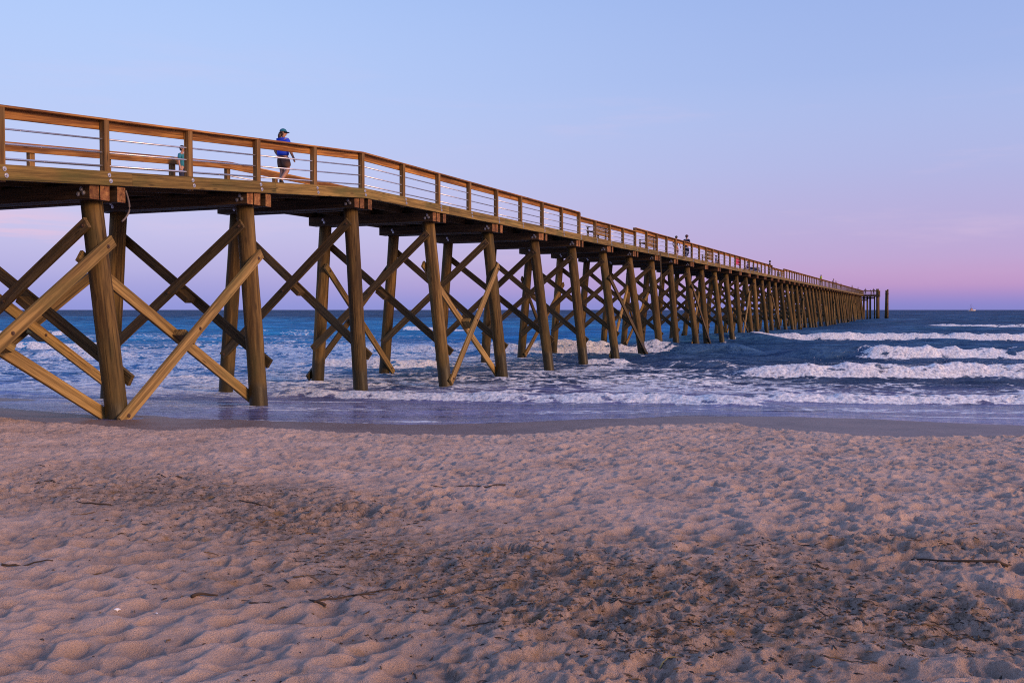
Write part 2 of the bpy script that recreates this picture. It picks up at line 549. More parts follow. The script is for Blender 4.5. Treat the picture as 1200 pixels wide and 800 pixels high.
def sand_material():
    m, nt, bs = new_mat('beach sand')
    g = N(nt)
    pos = g.n('ShaderNodeTexCoord').outputs['Object']
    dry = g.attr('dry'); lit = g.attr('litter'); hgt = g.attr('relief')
    n1 = g.noise(pos, 1.3, 5); n2 = g.noise(pos, 9.0, 5, 0.65); n3 = g.noise(pos, 60.0, 4, 0.7); n4 = g.noise(pos, 240.0, 2, 0.7)
    c = g.ramp(n1, [(0.3, (0.55, 0.380, 0.300)), (0.7, (0.71, 0.510, 0.415))])
    # sand colour darker in the hollows and paler on the crests
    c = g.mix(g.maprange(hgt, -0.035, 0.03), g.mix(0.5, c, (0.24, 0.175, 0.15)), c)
    # scattered wrack: fine brown fragments
    c = g.mix(g.math('MULTIPLY', lit, 0.45), c, (0.27, 0.172, 0.112))
    lm = g.math('MULTIPLY', lit, g.maprange(g.noise(pos, 14.0, 5, 0.7), 0.44, 0.60))
    c = g.mix(g.math('MULTIPLY', lm, 0.66), c, (0.15, 0.095, 0.058))
    oc = g.math('MULTIPLY', g.maprange(g.noise(g.mapping(pos, (1, 1.8, 1), (5, 2, 0)), 5.0, 4, 0.6), 0.58, 0.70), g.math('ADD', 0.25, g.math('MULTIPLY', lit, 0.5)))
    c = g.mix(oc, c, (0.30, 0.165, 0.062))
    sp = g.maprange(g.math('ADD', n3, g.math('MULTIPLY', lit, 0.10)), 0.66, 0.74)
    c = g.mix(g.math('MULTIPLY', sp, 0.75), c, (0.085, 0.055, 0.035))
    c = g.mix(1.0, c, g.ramp(n4, [(0.25, (0.72, 0.72, 0.72)), (0.75, (1.22, 1.22, 1.22))]), 'MULTIPLY')
    wetc = g.ramp(n1, [(0.3, (0.150, 0.092, 0.075)), (0.7, (0.22, 0.142, 0.118))])
    wetc = g.mix(1.0, wetc, g.ramp(n2, [(0.3, (0.8, 0.8, 0.8)), (0.7, (1.15, 1.15, 1.15))]), 'MULTIPLY')
    df = g.math('ADD', dry, g.math('MULTIPLY', g.math('SUBTRACT', n2, 0.5), 0.5))
    df = g.maprange(df, 0.30, 0.62)
    c = g.mix(df, wetc, c)
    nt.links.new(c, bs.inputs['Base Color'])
    g.set(bs.inputs['Roughness'], g.math('ADD', 0.48, g.math('MULTIPLY', df, 0.45)))
    bs.inputs['Specular IOR Level'].default_value = 0.35
    h = g.math('ADD', g.math('MULTIPLY', n3, 0.5), g.math('ADD', g.math('MULTIPLY', n4, 0.22), g.math('MULTIPLY', n2, 0.8)))
    h = g.math('MULTIPLY', h, g.math('ADD', 0.12, g.math('MULTIPLY', df, 0.88)))
    nt.links.new(g.bump(h, 1.0, 0.034), bs.inputs['Normal'])
    return m

def geom_rows(a, b, ratio, off):
    out = [a]
    while out[-1] < b:
        out.append(out[-1] + ratio * (out[-1] - off))
    return out

def build_beach():
    rows = list(np.linspace(-60, -2, 16)) + list(np.linspace(-1.5, 2.4, 12)) + geom_rows(2.8, 21.5, 0.0036, 0.6) + geom_rows(21.8, 30, 0.012, 0) + list(np.linspace(31, 140, 24))
    apex = -5.0
    u = np.linspace(-0.56, 0.56, 980)
    ext = np.array([0.6, 0.66, 0.75, 0.9, 1.2, 1.8, 3.0, 6.0])
    us = np.concatenate([-ext[::-1], u, ext])
    rows = np.array(rows)
    # rows behind the apex would fold over: use a floor on the fan's width
    Yg, U = np.meshgrid(rows, us, indexing='ij')
    X = U * np.maximum(Yg - apex, 4.0)
    Y = Yg
    Z = sand_height(X, Y)
    base = beach_base(X, Y)
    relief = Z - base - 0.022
    grid_mesh('beach', X, Y, Z, sand_material(), {'dry': dry_mask(X, Y), 'litter': litter_mask(X, Y), 'relief': relief})['kind'] = 'structure'
build_beach()

# ------------------------------------------------------------------ sea
# each breaker: front foot line through (X0,Y0)-(X1,Y1), height, front width, back length, foam amount, ragged edge
BREAKERS = [
    dict(x0=8.8, y0=37.4, x1=46, y1=36.6, h=0.50, L=2.6, foam=1.0, deep=1.9),
    dict(x0=6.1, y0=25.8, x1=26, y1=24.6, h=0.24, L=1.6, foam=0.95, deep=1.35),
    dict(x0=18.6, y0=51.5, x1=64, y1=50.5, h=0.70, L=3.4, foam=1.0, deep=2.1, green=True),
    dict(x0=20.5, y0=84.0, x1=95, y1=78.0, h=0.62, L=4.6, foam=1.0, deep=2.6),
    dict(x0=-7.4, y0=28.6, x1=6.6, y1=23.4, h=0.22, L=2.0, foam=0.95, deep=2.6),
    dict(x0=-2.2, y0=57.8, x1=9.9, y1=57.4, h=0.72, L=3.2, foam=0.95, deep=1.9),
    dict(x0=-42, y0=65.0, x1=-27, y1=64.0, h=0.45, L=3.4, foam=0.85, deep=1.9),
    dict(x0=-11, y0=58.2, x1=-2.4, y1=57.6, h=0.42, L=3.0, foam=0.85, deep=1.7),
    dict(x0=-27, y0=53.5, x1=-20, y1=52.0, h=0.40, L=2.4, foam=0.85, deep=1.8),
    dict(x0=-9.6, y0=44.0, x1=-2.6, y1=43.2, h=0.42, L=2.4, foam=0.9, deep=1.8),
    dict(x0=-18, y0=43.0, x1=-12, y1=42.0, h=0.25, L=2.0, foam=0.6, deep=1.4),
    dict(x0=3.1, y0=46.4, x1=5.8, y1=45.8, h=0.26, L=1.6, foam=0.8, deep=1.1),
    dict(x0=-14.5, y0=124, x1=-8, y1=124, h=0.55, L=5, foam=0.9, deep=3.2),
    dict(x0=-8.5, y0=112, x1=-4.5, y1=112, h=0.45, L=5, foam=0.7, deep=2.6),
    dict(x0=59, y0=138, x1=90, y1=137, h=0.55, L=5, foam=0.8, deep=3.0),
    dict(x0=-60, y0=96, x1=-44, y1=95, h=0.5, L=4, foam=0.7, deep=2.6),
]
SWELLS = [  # unbroken dark faces
    dict(x0=46, y0=122, x1=66, y1=121, h=0.55, L=8, w=3.2),
    dict(x0=8.2, y0=57.0, x1=15, y1=56.2, h=0.62, L=4, w=1.2),
    dict(x0=14.8, y0=52.2, x1=20.5, y1=51.6, h=0.62, L=4, w=1.2),
    dict(x0=13.5, y0=82, x1=24, y1=82, h=0.62, L=5, w=1.6),
    dict(x0=6.6, y0=43.6, x1=10.4, y1=43.2, h=0.34, L=2.5, w=0.8),
    dict(x0=-30, y0=100, x1=-18, y1=99, h=0.6, L=6, w=1.8),
    dict(x0=24, y0=101, x1=42, y1=100, h=0.5, L=6, w=1.8),
    dict(x0=-3.4, y0=64, x1=-12, y1=64, h=0.3, L=5, w=1.2),
]

def build_sea():
    rows = geom_rows(18.0, 28.0, 0.0022, 0) + geom_rows(28.1, 48, 0.0022, 0) + geom_rows(48.1, 95, 0.0026, 0) + geom_rows(95.4, 420, 0.0042, 0) + geom_rows(421.5, 1100, 0.012, 0) + geom_rows(1110, 90000, 0.06, 0)
    rows = np.array(rows)
    u = np.linspace(-0.60, 0.60, 1000)
    ext = np.array([0.62, 0.66, 0.75, 0.9, 1.2, 2.0, 3.5])
    us = np.concatenate([-ext[::-1], u, ext])
    Y, U = np.meshgrid(rows, us, indexing='ij')
    X = U * Y
    yw = waterline(X)
    sea = np.zeros_like(X)
    foam = np.zeros_like(X)
    near = sstep(22, 32, Y)
    fade1 = sstep(130, 55, Y)
    chop = (fbm(X / 2.6, Y / 0.95, 101, 3) * 0.30 * fade1 + perlin(X / 1.0, Y / 0.40, 104) * 0.05 * sstep(60, 30, Y))
    swell = fbm(X / 13, Y / 6.0, 102, 3) * 0.80 * sstep(34, 85, Y) * sstep(520, 260, Y) + fbm(X / 40, Y / 24, 103, 3) * 1.0 * sstep(120, 300, Y) * sstep(1100, 800, Y)
    sea = sea + chop * near + swell
    surge = np.zeros_like(X)
    for k, b in enumerate(BREAKERS):
        fr = (X - b['x0']) / (b['x1'] - b['x0'])
        yf = b['y0'] + fr * (b['y1'] - b['y0']) + 0.028 * b['y0'] * fbm(X * 0.16 * (30 / b['y0']) * 1.4, X * 0 + k * 3.3, 120 + k, 3)
        wob = fbm(X * 0.55 * (36 / b['y0']) ** 0.5, X * 0 + 7.7 * k, 140 + k, 3)
        ln = abs(b['x1'] - b['x0'])
        e = min(0.18 * ln, 1.4)
        env = sstep(b['x0'] - e * 0.5, b['x0'] + e, X) * sstep(b['x1'] + e * 0.5, b['x1'] - e, X)
        spk = (0.5 - np.abs(perlin(X * 1.1 * (40 / b['y0']) ** 0.5, X * 0 + 2.2 * k, 150 + k))) * 0.9
        h = b['h'] * env * (0.80 + 0.75 * wob + 0.42 * spk)
        s = Y - yf
        wf = 0.35 + 1.0 * b['h']
        front = sstep(-0.05, wf, s) ** 0.8
        back = np.exp(-np.maximum(s - wf, 0) / b['L'])
        sea = np.maximum(sea, sea * 0.4 + h * front * back)
        if b['y0'] < 32: surge = np.maximum(surge, h * front * back)
        dp = b['deep'] * (0.45 + 1.2 * np.clip(0.5 + wob, 0, 1.2))
        fm = sstep(-0.10, 0.10 + 0.1 * b['h'], s) * sstep(dp, dp * 0.35, s) * env * b['foam']
        sc = (40 / b['y0']) ** 0.5
        fy = s + 1.6 * h * front
        lump = (0.5 - np.abs(fbm(X * 1.0 * sc, fy * 1.3 * sc, 210 + k, 2))) * 0.75 + (0.5 - np.abs(perlin(X * 3.0 * sc, fy * 3.2 * sc, 230 + k))) * 0.42 + perlin(X * 7 * sc, fy * 7 * sc, 250 + k) * 0.07 - 0.25
        fm = fm * (0.50 + 0.72 * sstep(-0.28, 0.22, fbm(X * 1.5 * sc, fy * 1.6 * sc, 270 + k, 3)))
        if b.get('green'):
            gx = sstep(26, 27, X) * sstep(30.5, 29, X)
            fm = fm * (1 - 0.9 * gx * sstep(0.35, 0.6, s))
        lm_ = lump * (0.06 + 0.34 * b['h']) * np.minimum(fm, 1) * sstep(-0.1, 0.25, s)
        sea = sea + lm_
        if b['y0'] < 32: surge = surge + lm_
        trail = sstep(dp * 0.3, dp * 0.6, s) * np.exp(-np.maximum(s - dp * 0.6, 0) / (b['L'] * 1.6)) * env * 0.46 * b['foam']
        lead = sstep(-1.8, -0.1, s) * sstep(0.2, -0.05, s) * env * 0.30 * b['foam']
        foam = np.maximum(foam, np.maximum(fm, np.maximum(trail, lead)))
    for k, b in enumerate(SWELLS):
        xa, xb = min(b['x0'], b['x1']), max(b['x0'], b['x1'])
        fr = (X - b['x0']) / (b['x1'] - b['x0'])
        yf = b['y0'] + fr * (b['y1'] - b['y0']) + 0.6 * fbm(X * 0.15, X * 0 + k, 160 + k, 2)
        e = 0.3 * (xb - xa)
        env = sstep(xa - e * 0.4, xa + e, X) * sstep(xb + e * 0.4, xb - e, X)
        s = Y - yf
        sea = np.maximum(sea, sea * 0.5 + b['h'] * env * sstep(0, b['w'], s) * np.exp(-np.maximum(s - b['w'], 0) / b['L']))
    # lacy foam left on the surf zone
    def el(cx, cy, rx, ry): return np.exp(-(((X - cx) / rx) ** 2 + ((Y - cy) / ry) ** 2))
    lace = 0.47 * el(5.0, 34, 6.0, 5.5) + 0.37 * el(16, 30.5, 11, 4.0) + 0.40 * el(20, 44, 14, 4) + 0.44 * el(-8, 34, 9, 5) + 0.41 * el(-20, 44, 14, 10) + 0.42 * el(10, 22.8, 6, 1.1) + 0.34 * el(1.5, 21.9, 3.5, 0.8) + 0.36 * el(-9, 24.4, 4, 1.3) + 0.34 * el(-4.5, 23.4, 2.5, 0.9) + 0.36 * el(-14, 33, 8, 5) + 0.37 * el(-24, 60, 24, 16) + 0.35 * el(-8, 66, 14, 16) + 0.34 * el(-34, 95, 30, 20) \
        + 0.30 * el(3, 41, 5, 4) + 0.30 * el(-16, 28, 7, 3) + 0.28 * el(-8, 50, 10, 5)
    lace = lace * (1.0 + 1.5 * fbm(X * 0.30, Y * 0.55, 171, 3))
    foam = np.maximum(foam, np.clip(lace, 0, 0.54))
    # swash film running up the sand
    film = beach_base(X, Y) + np.clip(0.006 * (Y - yw), -0.15, 0.25) + np.where(Y > yw, 0.004, 0.0)
    film = film + (0.010 * fbm(X * 0.9, Y * 2.4, 172, 2) + 0.010 * fbm(X * 1.6, Y * 5.5, 173, 2)) * sstep(0.3, 2.5, Y - yw)
    film = film + surge
    sx = np.exp(-((X + 14.7) / 2.0) ** 2 - ((Y - 25.2) / 0.7) ** 2)
    film = film - 0.075 * sx
    Z = np.maximum(sea * sstep(22, 26, Y) - 2.0 * (Y < yw), film)
    shallow = sstep(0.34, 0.03, Z - beach_base(X, Y))
    # thin foam threads on the swash
    def thread(x0, x1, ya, yb, wd, amt, sd):
        wd = wd * (1.25 + 1.6 * np.clip(fbm(X * 1.7, X * 0 + sd, 195 + sd, 2) + .2, -.4, 1))
        yy = ya + (X - x0) / (x1 - x0) * (yb - ya) + 0.75 * fbm(X * 0.55, X * 0 + sd, 180 + sd, 4)
        return amt * np.exp(-((Y - yy) / wd) ** 2) * sstep(x0 - .3, x0 + .3, X) * sstep(x1 + .3, x1 - .3, X)
    th = thread(-9.3, -6.3, 24.6, 24.9, 0.10, 0.85, 1) + thread(-5.8, -3.0, 22.6, 22.9, 0.09, 0.8, 2) + thread(-12.5, -9.6, 21.9, 21.0, 0.10, 0.6, 3) \
        + thread(8.0, 12.5, 20.9, 20.4, 0.10, 0.7, 4) + thread(-16, -11, 27.5, 27, 0.12, 0.6, 5) + thread(4.0, 9.0, 22.6, 22.2, 0.10, 0.55, 6)
    th = th + thread(-8, -4, 26.2, 26.0, 0.10, 0.65, 9) + thread(7, 12, 22.9, 22.4, 0.12, 0.6, 10) + thread(-14, -8.8, 25.4, 25.8, 0.10, 0.7, 11)
    th = th + el(-2.0, 19.6, 0.75, 0.30) * 0.75 + el(-9.5, 21.35, 0.6, 0.22) * 0.7
    edge = 0.62 * np.exp(-((Y - yw - 0.05) / 0.06) ** 2) * (0.35 + 1.2 * fbm(X * 1.1, X * 0 + 4, 190, 3))
    foam = np.maximum(foam, np.clip(np.maximum(th, edge), 0, 1))
    for i in range(1, 16):
        for row in (0, 1):
            q = P(i * BENT, pile_lat(i, row, 0.1), 0)
            rr_ = np.hypot(X - q.x, (Y - q.y) * 1.0)
            foam = np.maximum(foam, 0.62 * np.exp(-((rr_ - 0.26) / 0.16) ** 2) * (0.8 + 0.9 * perlin(X * 1.3, Y * 1.3, 300)))
            foam = np.maximum(foam, 0.44 * np.exp(-((X - q.x) / 0.30) ** 2 - ((Y - q.y + 0.9) / 0.7) ** 2))
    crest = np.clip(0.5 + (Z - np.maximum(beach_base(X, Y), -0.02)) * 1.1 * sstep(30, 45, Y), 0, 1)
    turb = sstep(70, 24, Y)
    calm = sstep(29, 24, Y)
    sb = MB()
    r2 = random.Random(5)
    cand = np.argwhere((foam > 0.75) & (np.abs(U) < 0.6) & (Y > 30) & (Y < 90) & (np.gradient(Z, axis=0) >= 0) & (Z > 0.38))
    for _ in range(min(2600, len(cand))):
        i, j = cand[r2.randrange(len(cand))]
        c = Vector((X[i, j] + r2.uniform(-.1, .1), Y[i, j] + r2.uniform(-.1, .3), Z[i, j] + 0.02 + r2.random() ** 3 * 0.30))
        q = r2.uniform(.005, .014)
        v = [c + Vector((r2.uniform(-q, q), r2.uniform(-q, q), r2.uniform(-q, q))) for _ in range(4)]
        sb.add(v, [(0, 1, 2), (0, 3, 1), (1, 3, 2), (2, 3, 0)])
    tag(sb.build('sea_spray', plain('spray', (0.8, 0.8, 0.82), 0.6)), 'fine white droplets thrown up above the breaking waves', 'spray', None, 'stuff')
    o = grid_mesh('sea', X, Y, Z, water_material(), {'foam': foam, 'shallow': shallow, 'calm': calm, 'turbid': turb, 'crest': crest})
    o['kind'] = 'structure'
    return X, Y, Z

def water_material():
    m, nt, bs = new_mat('sea water')
    g = N(nt)
    out = [n for n in nt.nodes if n.type == 'OUTPUT_MATERIAL'][0]
    pos = g.n('ShaderNodeTexCoord').outputs['Object']
    foam = g.attr('foam'); sh = g.attr('shallow'); calm = g.attr('calm'); turb = g.attr('turbid')
    sp = g.n('ShaderNodeSeparateXYZ'); g.set(sp.inputs[0], pos)
    n1 = g.noise(g.mapping(pos, (0.10, 0.30, 1)), 1.0, 4)
    sky_tint = g.maprange(g.vmath('DOT_PRODUCT', pos, tuple(NV)), float(P0.dot(NV)) + 1.5, float(P0.dot(NV)) - 12.0)   # bluer sky reflection painted into the sea colour left of the pier
    sky_tint = g.math('MULTIPLY', sky_tint, g.maprange(g.vmath('DOT_PRODUCT', pos, tuple(DV)), 330, 120))
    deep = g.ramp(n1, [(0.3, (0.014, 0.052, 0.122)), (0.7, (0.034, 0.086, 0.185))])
    deep = g.mix(g.math('MULTIPLY', sky_tint, 0.9), deep, (0.020, 0.165, 0.375))
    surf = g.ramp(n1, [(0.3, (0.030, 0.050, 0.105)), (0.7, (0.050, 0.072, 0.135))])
    surf = g.mix(g.math('MULTIPLY', sky_tint, 0.8), surf, (0.055, 0.195, 0.43))
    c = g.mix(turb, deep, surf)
    # ripples at several sizes; the film on the sand stays smoother
    w1 = g.noise(g.mapping(pos, (1.6, 4.2, 1)), 1.0, 4, 0.6)
    w2 = g.noise(g.mapping(pos, (0.30, 0.85, 1), (3, 8, 0)), 1.0, 5, 0.6)
    w3 = g.noise(g.mapping(pos, (0.05, 0.16, 1), (13, 5, 0)), 1.0, 4, 0.6)
    far = g.maprange(sp.outputs[1], 60, 300)
    # troughs darker than crests
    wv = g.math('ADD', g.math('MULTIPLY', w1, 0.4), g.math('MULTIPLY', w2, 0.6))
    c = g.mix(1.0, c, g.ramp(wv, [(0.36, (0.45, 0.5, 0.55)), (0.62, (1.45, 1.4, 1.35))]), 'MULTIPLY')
    wf3 = g.ramp(w3, [(0.36, (0.55, 0.58, 0.62)), (0.64, (1.35, 1.3, 1.25))])
    c = g.mix(far, c, g.mix(1.0, c, wf3, 'MULTIPLY'))
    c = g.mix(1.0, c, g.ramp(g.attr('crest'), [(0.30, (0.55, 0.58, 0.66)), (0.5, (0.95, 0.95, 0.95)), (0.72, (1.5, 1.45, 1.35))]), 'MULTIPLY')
    c = g.mix(sh, c, g.mix(1.0, g.mix(sky_tint, (0.150, 0.155, 0.300), (0.14, 0.24, 0.49)), g.ramp(wv, [(0.38, (0.55, 0.52, 0.50)), (0.60, (1.25, 1.25, 1.25))]), 'MULTIPLY'))  # sky sheen on the shallow film painted into its base colour
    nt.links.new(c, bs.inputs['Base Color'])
    bs.inputs['Specular IOR Level'].default_value = 0.0
    bs.inputs['Roughness'].default_value = 0.6
    act = g.math('SUBTRACT', 1.0, g.math('MULTIPLY', calm, 0.62))
    h = g.math('ADD', g.math('MULTIPLY', w1, 0.30), g.math('MULTIPLY', w2, 1.1))
    h = g.math('ADD', h, g.math('MULTIPLY', g.math('MULTIPLY', w3, 6.0), far))
    h = g.math('MULTIPLY', h, act)
    nb = g.bump(h, 0.85, 0.9)
    nt.links.new(nb, bs.inputs['Normal'])
    gl = g.n('ShaderNodeBsdfGlossy')
    g.set(gl.inputs['Roughness'], g.math('SUBTRACT', 0.14, g.math('MULTIPLY', calm, 0.08)))
    nt.links.new(nb, gl.inputs['Normal'])
    fr = g.n('ShaderNodeFresnel'); fr.inputs['IOR'].default_value = 1.333
    nt.links.new(nb, fr.inputs['Normal'])
    lim = g.math('ADD', g.math('ADD', 0.26, g.math('MULTIPLY', turb, 0.20)), g.math('MULTIPLY', calm, 0.60))
    refl = g.math('MULTIPLY', fr.outputs[0], lim)
    body = g.n('ShaderNodeMixShader')
    g.set(body.inputs[0], refl)
    nt.links.new(bs.outputs[0], body.inputs[1]); nt.links.new(gl.outputs[0], body.inputs[2])
    # foam
    fb = g.n('ShaderNodeBsdfPrincipled')
    f1 = g.noise(pos, 2.4, 6, 0.65); f2 = g.noise(pos, 9.0, 4, 0.65)
    vo = g.voro(g.vmath('ADD', g.mapping(pos, (1.0, 2.3, 1)), g.mix(1.0, g.n('ShaderNodeTexNoise').outputs[1], (0.4, 0.4, 0.4, 1), 'MULTIPLY')), 1.15, 'DISTANCE_TO_EDGE')
    cellm = g.maprange(vo, 0.16, 0.0)
    fm = g.math('ADD', foam, g.math('MULTIPLY', g.math('SUBTRACT', f1, 0.5), 0.95))
    fm = g.math('ADD', fm, g.math('MULTIPLY', g.math('SUBTRACT', f2, 0.5), 0.38))
    fm = g.math('ADD', fm, g.math('MULTIPLY', g.math('MULTIPLY', cellm, 0.26), g.maprange(foam, 0.06, 0.25)))
    fac = g.maprange(fm, 0.44, 0.70)
    fac = g.math('MULTIPLY', fac, g.maprange(foam, 0.03, 0.14))
    fc = g.ramp(f2, [(0.30, (0.26, 0.29, 0.38)), (0.47, (0.56, 0.57, 0.61)), (0.62, (0.84, 0.83, 0.83))])  # blue-grey shadows among the foam puffs painted into the foam colour
    nt.links.new(fc, fb.inputs['Base Color'])
    fb.inputs['Roughness'].default_value = 0.85
    fb.inputs['Specular IOR Level'].default_value = 0.2
    hb = g.math('ADD', g.math('MULTIPLY', f1, 0.6), g.math('MULTIPLY', f2, 0.5))
    nt.links.new(g.bump(hb, 0.55, 0.07), fb.inputs['Normal'])
    fb.inputs['Subsurface Weight'].default_value = 0.35
    fb.inputs['Subsurface Radius'].default_value = (0.12, 0.16, 0.22)
    fb.inputs['Subsurface Scale'].default_value = 0.6
    mx = g.n('ShaderNodeMixShader')
    g.set(mx.inputs[0], fac)
    nt.links.new(body.outputs[0], mx.inputs[1]); nt.links.new(fb.outputs[0], mx.inputs[2])
    nt.links.new(mx.outputs[0], out.inputs[0])
    return m
build_sea()

# ------------------------------------------------------------------ the pier
PIER = empty('fishing_pier', P(0, -2.1, 0.3))
tag(PIER, 'long wooden fishing pier on braced log piles running out over the surf', 'pier')
PARTS = {}
def part(name, verts, faces, M, mats, smooth=False, midx=None):
    PARTS.setdefault(name, []).append((verts, faces, M, mats if isinstance(mats, list) else [mats], smooth, midx))

def timber(name, p0, p1, w, h, mat, up=(0, 0, 1), c=0.008):
    M, L = frame(p0, p1, up)
    v, f = bar_geo(L, w, h, c)
    part(name, v, f, M, mat)

def flush_parts():
    eye = Vector((0, 0, CAM_Z))
    for name, lst in PARTS.items():
        lst.sort(key=lambda q: (q[2].translation - eye).length)
        for v, f, M, mats, sm, mi in lst[:100]:
            mesh_obj(name, v, f, mats, PIER, M, sm, mi, world=True)
        rest = lst[100:]
        if rest:
            b = MB()
            mats = []
            for v, f, M, ms, sm, mi in rest:
                ix = []
                for q in ms:
                    if q not in mats: mats.append(q)
                    ix.append(mats.index(q))
                vw = [M @ Vector(p) for p in v]
                n0 = len(b.v)
                b.v.extend([tuple(p) for p in vw])
                for j, ff in enumerate(f):
                    b.f.append(tuple(i + n0 for i in ff)); b.m.append(ix[mi[j] if mi else 0])
            o = b.build(name, mats, PIER, rest[0][4], Matrix.Identity(4), world=True)
            o['kind'] = 'stuff'

def bolt_geo(mb, c, axis, r=0.032, ln=0.03, mi=1):
    c, axis = Vector(c), Vector(axis).normalized()
    mb.tube([c - axis * 0.01, c + axis * ln * 0.35], [r * 1.7, r * 1.7], 10, mi)
    mb.tube([c + axis * ln * 0.3, c + axis * ln], [r, r * 0.9], 6, mi)

def make_pile(i, row, ztop, zbot, r0, lean=0.0):
    a = P(i * BENT, pile_lat(i, row, ztop), ztop)
    t2 = i * BENT + lean
    b = P(t2, pile_lat(i, row, zbot), zbot)
    M, L = frame(a, b, (1, 0.2, 0))
    n = 20
    rings = 14 if i < 14 else 6
    v, f = [], []
    ph = random.random() * 6
    for k in range(rings + 1):
        x = L * k / rings
        for j in range(n):
            an = 2 * math.pi * j / n
            r = r0 * (1 + 0.06 * k / rings) * (1 + 0.018 * math.sin(an * 3 + ph + x) + 0.012 * math.sin(an * 5 - ph * 2 + x * 1.7) + 0.008 * math.sin(x * 3 + ph))
            v.append((x, r * math.cos(an), r * math.sin(an)))
    for k in range(rings):
        for j in range(n):
            f.append((k * n + j, k * n + (j + 1) % n, (k + 1) * n + (j + 1) % n, (k + 1) * n + j))
    f.append(tuple(range(n - 1, -1, -1))); f.append(tuple(range(rings * n, (rings + 1) * n)))
    part('pile', v, f, M, M_PILE, smooth=True)

LEAN = {0: 0.0, 3: 0.15, 7: 0.2, 11: -0.2}
for i in range(-2, LAST + 1):
    zt = cap_bottom(i)
    for row in (0, 1):
        lean = (random.random() - 0.5) * 0.25 if i > 1 else 0.0
        zb = -0.3 if i < 1 else -1.6
        if i > 6: zb = -2.2
        make_pile(i, row, zt + 0.02, zb, 0.215 + 0.012 * (random.random() - 0.5), lean)
    # cap: three timbers across the pile heads
    for j, (o, w) in enumerate(((-0.31, 0.24), (-0.055, 0.24), (0.36, 0.22))):
        ov = 0.42 + 0.03 * random.random()
        a = P(i * BENT + o, EDGE - 0.09 + 0.02 * j, zt + CAPD / 2)
        b = P(i * BENT + o, FAR_LAT - ov, zt + CAPD / 2)
        M, L = frame(a, b)
        mb = MB()
        v, f = bar_geo(L, w, CAPD, 0.010)
        mb.add(v, f[:-2], 0); n0 = len(mb.v)
        mb.add(v, f[-2:], 1)
        if j == 0 and i < 12:
            sgn = -1 if (M.to_3x3() @ Vector((0, 1, 0))).dot(DV) > 0 else 1
            for (bx, bz) in ((0.22, 0.05), (0.30, -0.05), (0.16, -0.03), (L - 0.6, 0.04), (L - 0.66, -0.05)):
                bolt_geo(mb, (bx, sgn * w / 2, bz), (0, sgn, 0), 0.028, 0.03, 2)
        part('cap_beam', mb.v, mb.f, M, [M_CAP, M_CAP_END, M_BOLT], False, mb.m)

# transverse cross braces on every bent
def brace(i0, row0, z0, i1, row1, z1, off, mat, ext=0.3, w=0.085, h=0.25, block=False):
    a = P(i0 * BENT, pile_lat(i0, row0, z0), z0)
    b = P(i1 * BENT, pile_lat(i1, row1, z1), z1)
    d = (b - a).normalized()
    a = a - d * ext + off
    b = b + d * ext + off
    side = off.normalized()
    up = side.cross(d)
    M, L = frame(a, b, up)
    mb = MB()
    v, f = bar_geo(L, w, h, 0.008)
    mb.add(v, f, 0)
    sgn = 1 if (M.to_3x3() @ Vector((0, 1, 0))).dot(side) > 0 else -1
    for x in (ext, L - ext):
        bolt_geo(mb, (x, sgn * w / 2, 0.01), (0, sgn, 0), 0.026, 0.035, 1)
    bolt_geo(mb, (L * 0.5, sgn * w / 2, 0.0), (0, sgn, 0), 0.024, 0.03, 1)
    if block:
        v, f = bar_geo(0.42, 0.33, 0.15, 0.006)
        mb.add([(p[0] + L / 2 - 0.21, p[1] - sgn * (w / 2 + 0.165), p[2]) for p in v], f, 0)
    part('cross_brace', mb.v, mb.f, M, [mat, M_RUST], False, mb.m)

for i in range(-1, LAST + 1):
    zt = cap_bottom(i)
    jit = lambda s: (random.random() - 0.5) * s
    off = 0.255
    brace(i, 0, zt - 0.50 + jit(.15), i, 1, 1.35 + jit(.25), -DV * off, M_BRACE, ext=0.10)
    brace(i, 1, zt - 0.62 + jit(.15), i, 0, 1.38 + jit(.25), DV * off, M_BRACE, block=True)
# lengthwise braces in some bays, on both rows
for i, flip in ((-1, 0), (0, 0), (3, 0), (7, 1), (11, 1), (15, 0), (19, 1), (24, 0), (29, 1), (34, 0), (40, 1), (46, 0)):
    lo = 0.50 if i < 1 else 0.30
    for row in (0, 1):
        side = NV if row == 0 else -NV
        hi0, hi1 = (3.60, 3.95) if i < 2 else (4.05, 4.25)
        if not flip:
            brace(i + 1, row, hi1, i, row, lo, side * 0.262, M_BRACE_LIGHT if row == 0 else M_BRACE, ext=0.22)
            brace(i, row, hi0, i + 1, row, lo - 0.05, -side * 0.262, M_BRACE_LIGHT if i < 5 else M_BRACE, ext=0.3, block=True)
        else:
            brace(i, row, hi1, i + 1, row, lo - 0.15, side * 0.262, M_BRACE, ext=0.25)
            brace(i + 1, row, hi0, i, row, lo, -side * 0.262, M_BRACE_LIGHT, ext=0.25)

# joists under the deck
T0 = -12.0
cuts = [T0, -0.4, 9.76]
t = 9.76
while t < T_END - 1:
    t = min(t + BENT * 3, T_END)
    cuts.append(t)
for lat in (0.36, -0.85, -2.1, -3.35, -4.56):
    for a, b in zip(cuts[:-1], cuts[1:]):
        timber('joist', P(a, lat, deck_z(a) - 0.045 - 0.12), P(b, lat, deck_z(b) - 0.045 - 0.12), 0.07, 0.238, M_CAP, c=0.004)
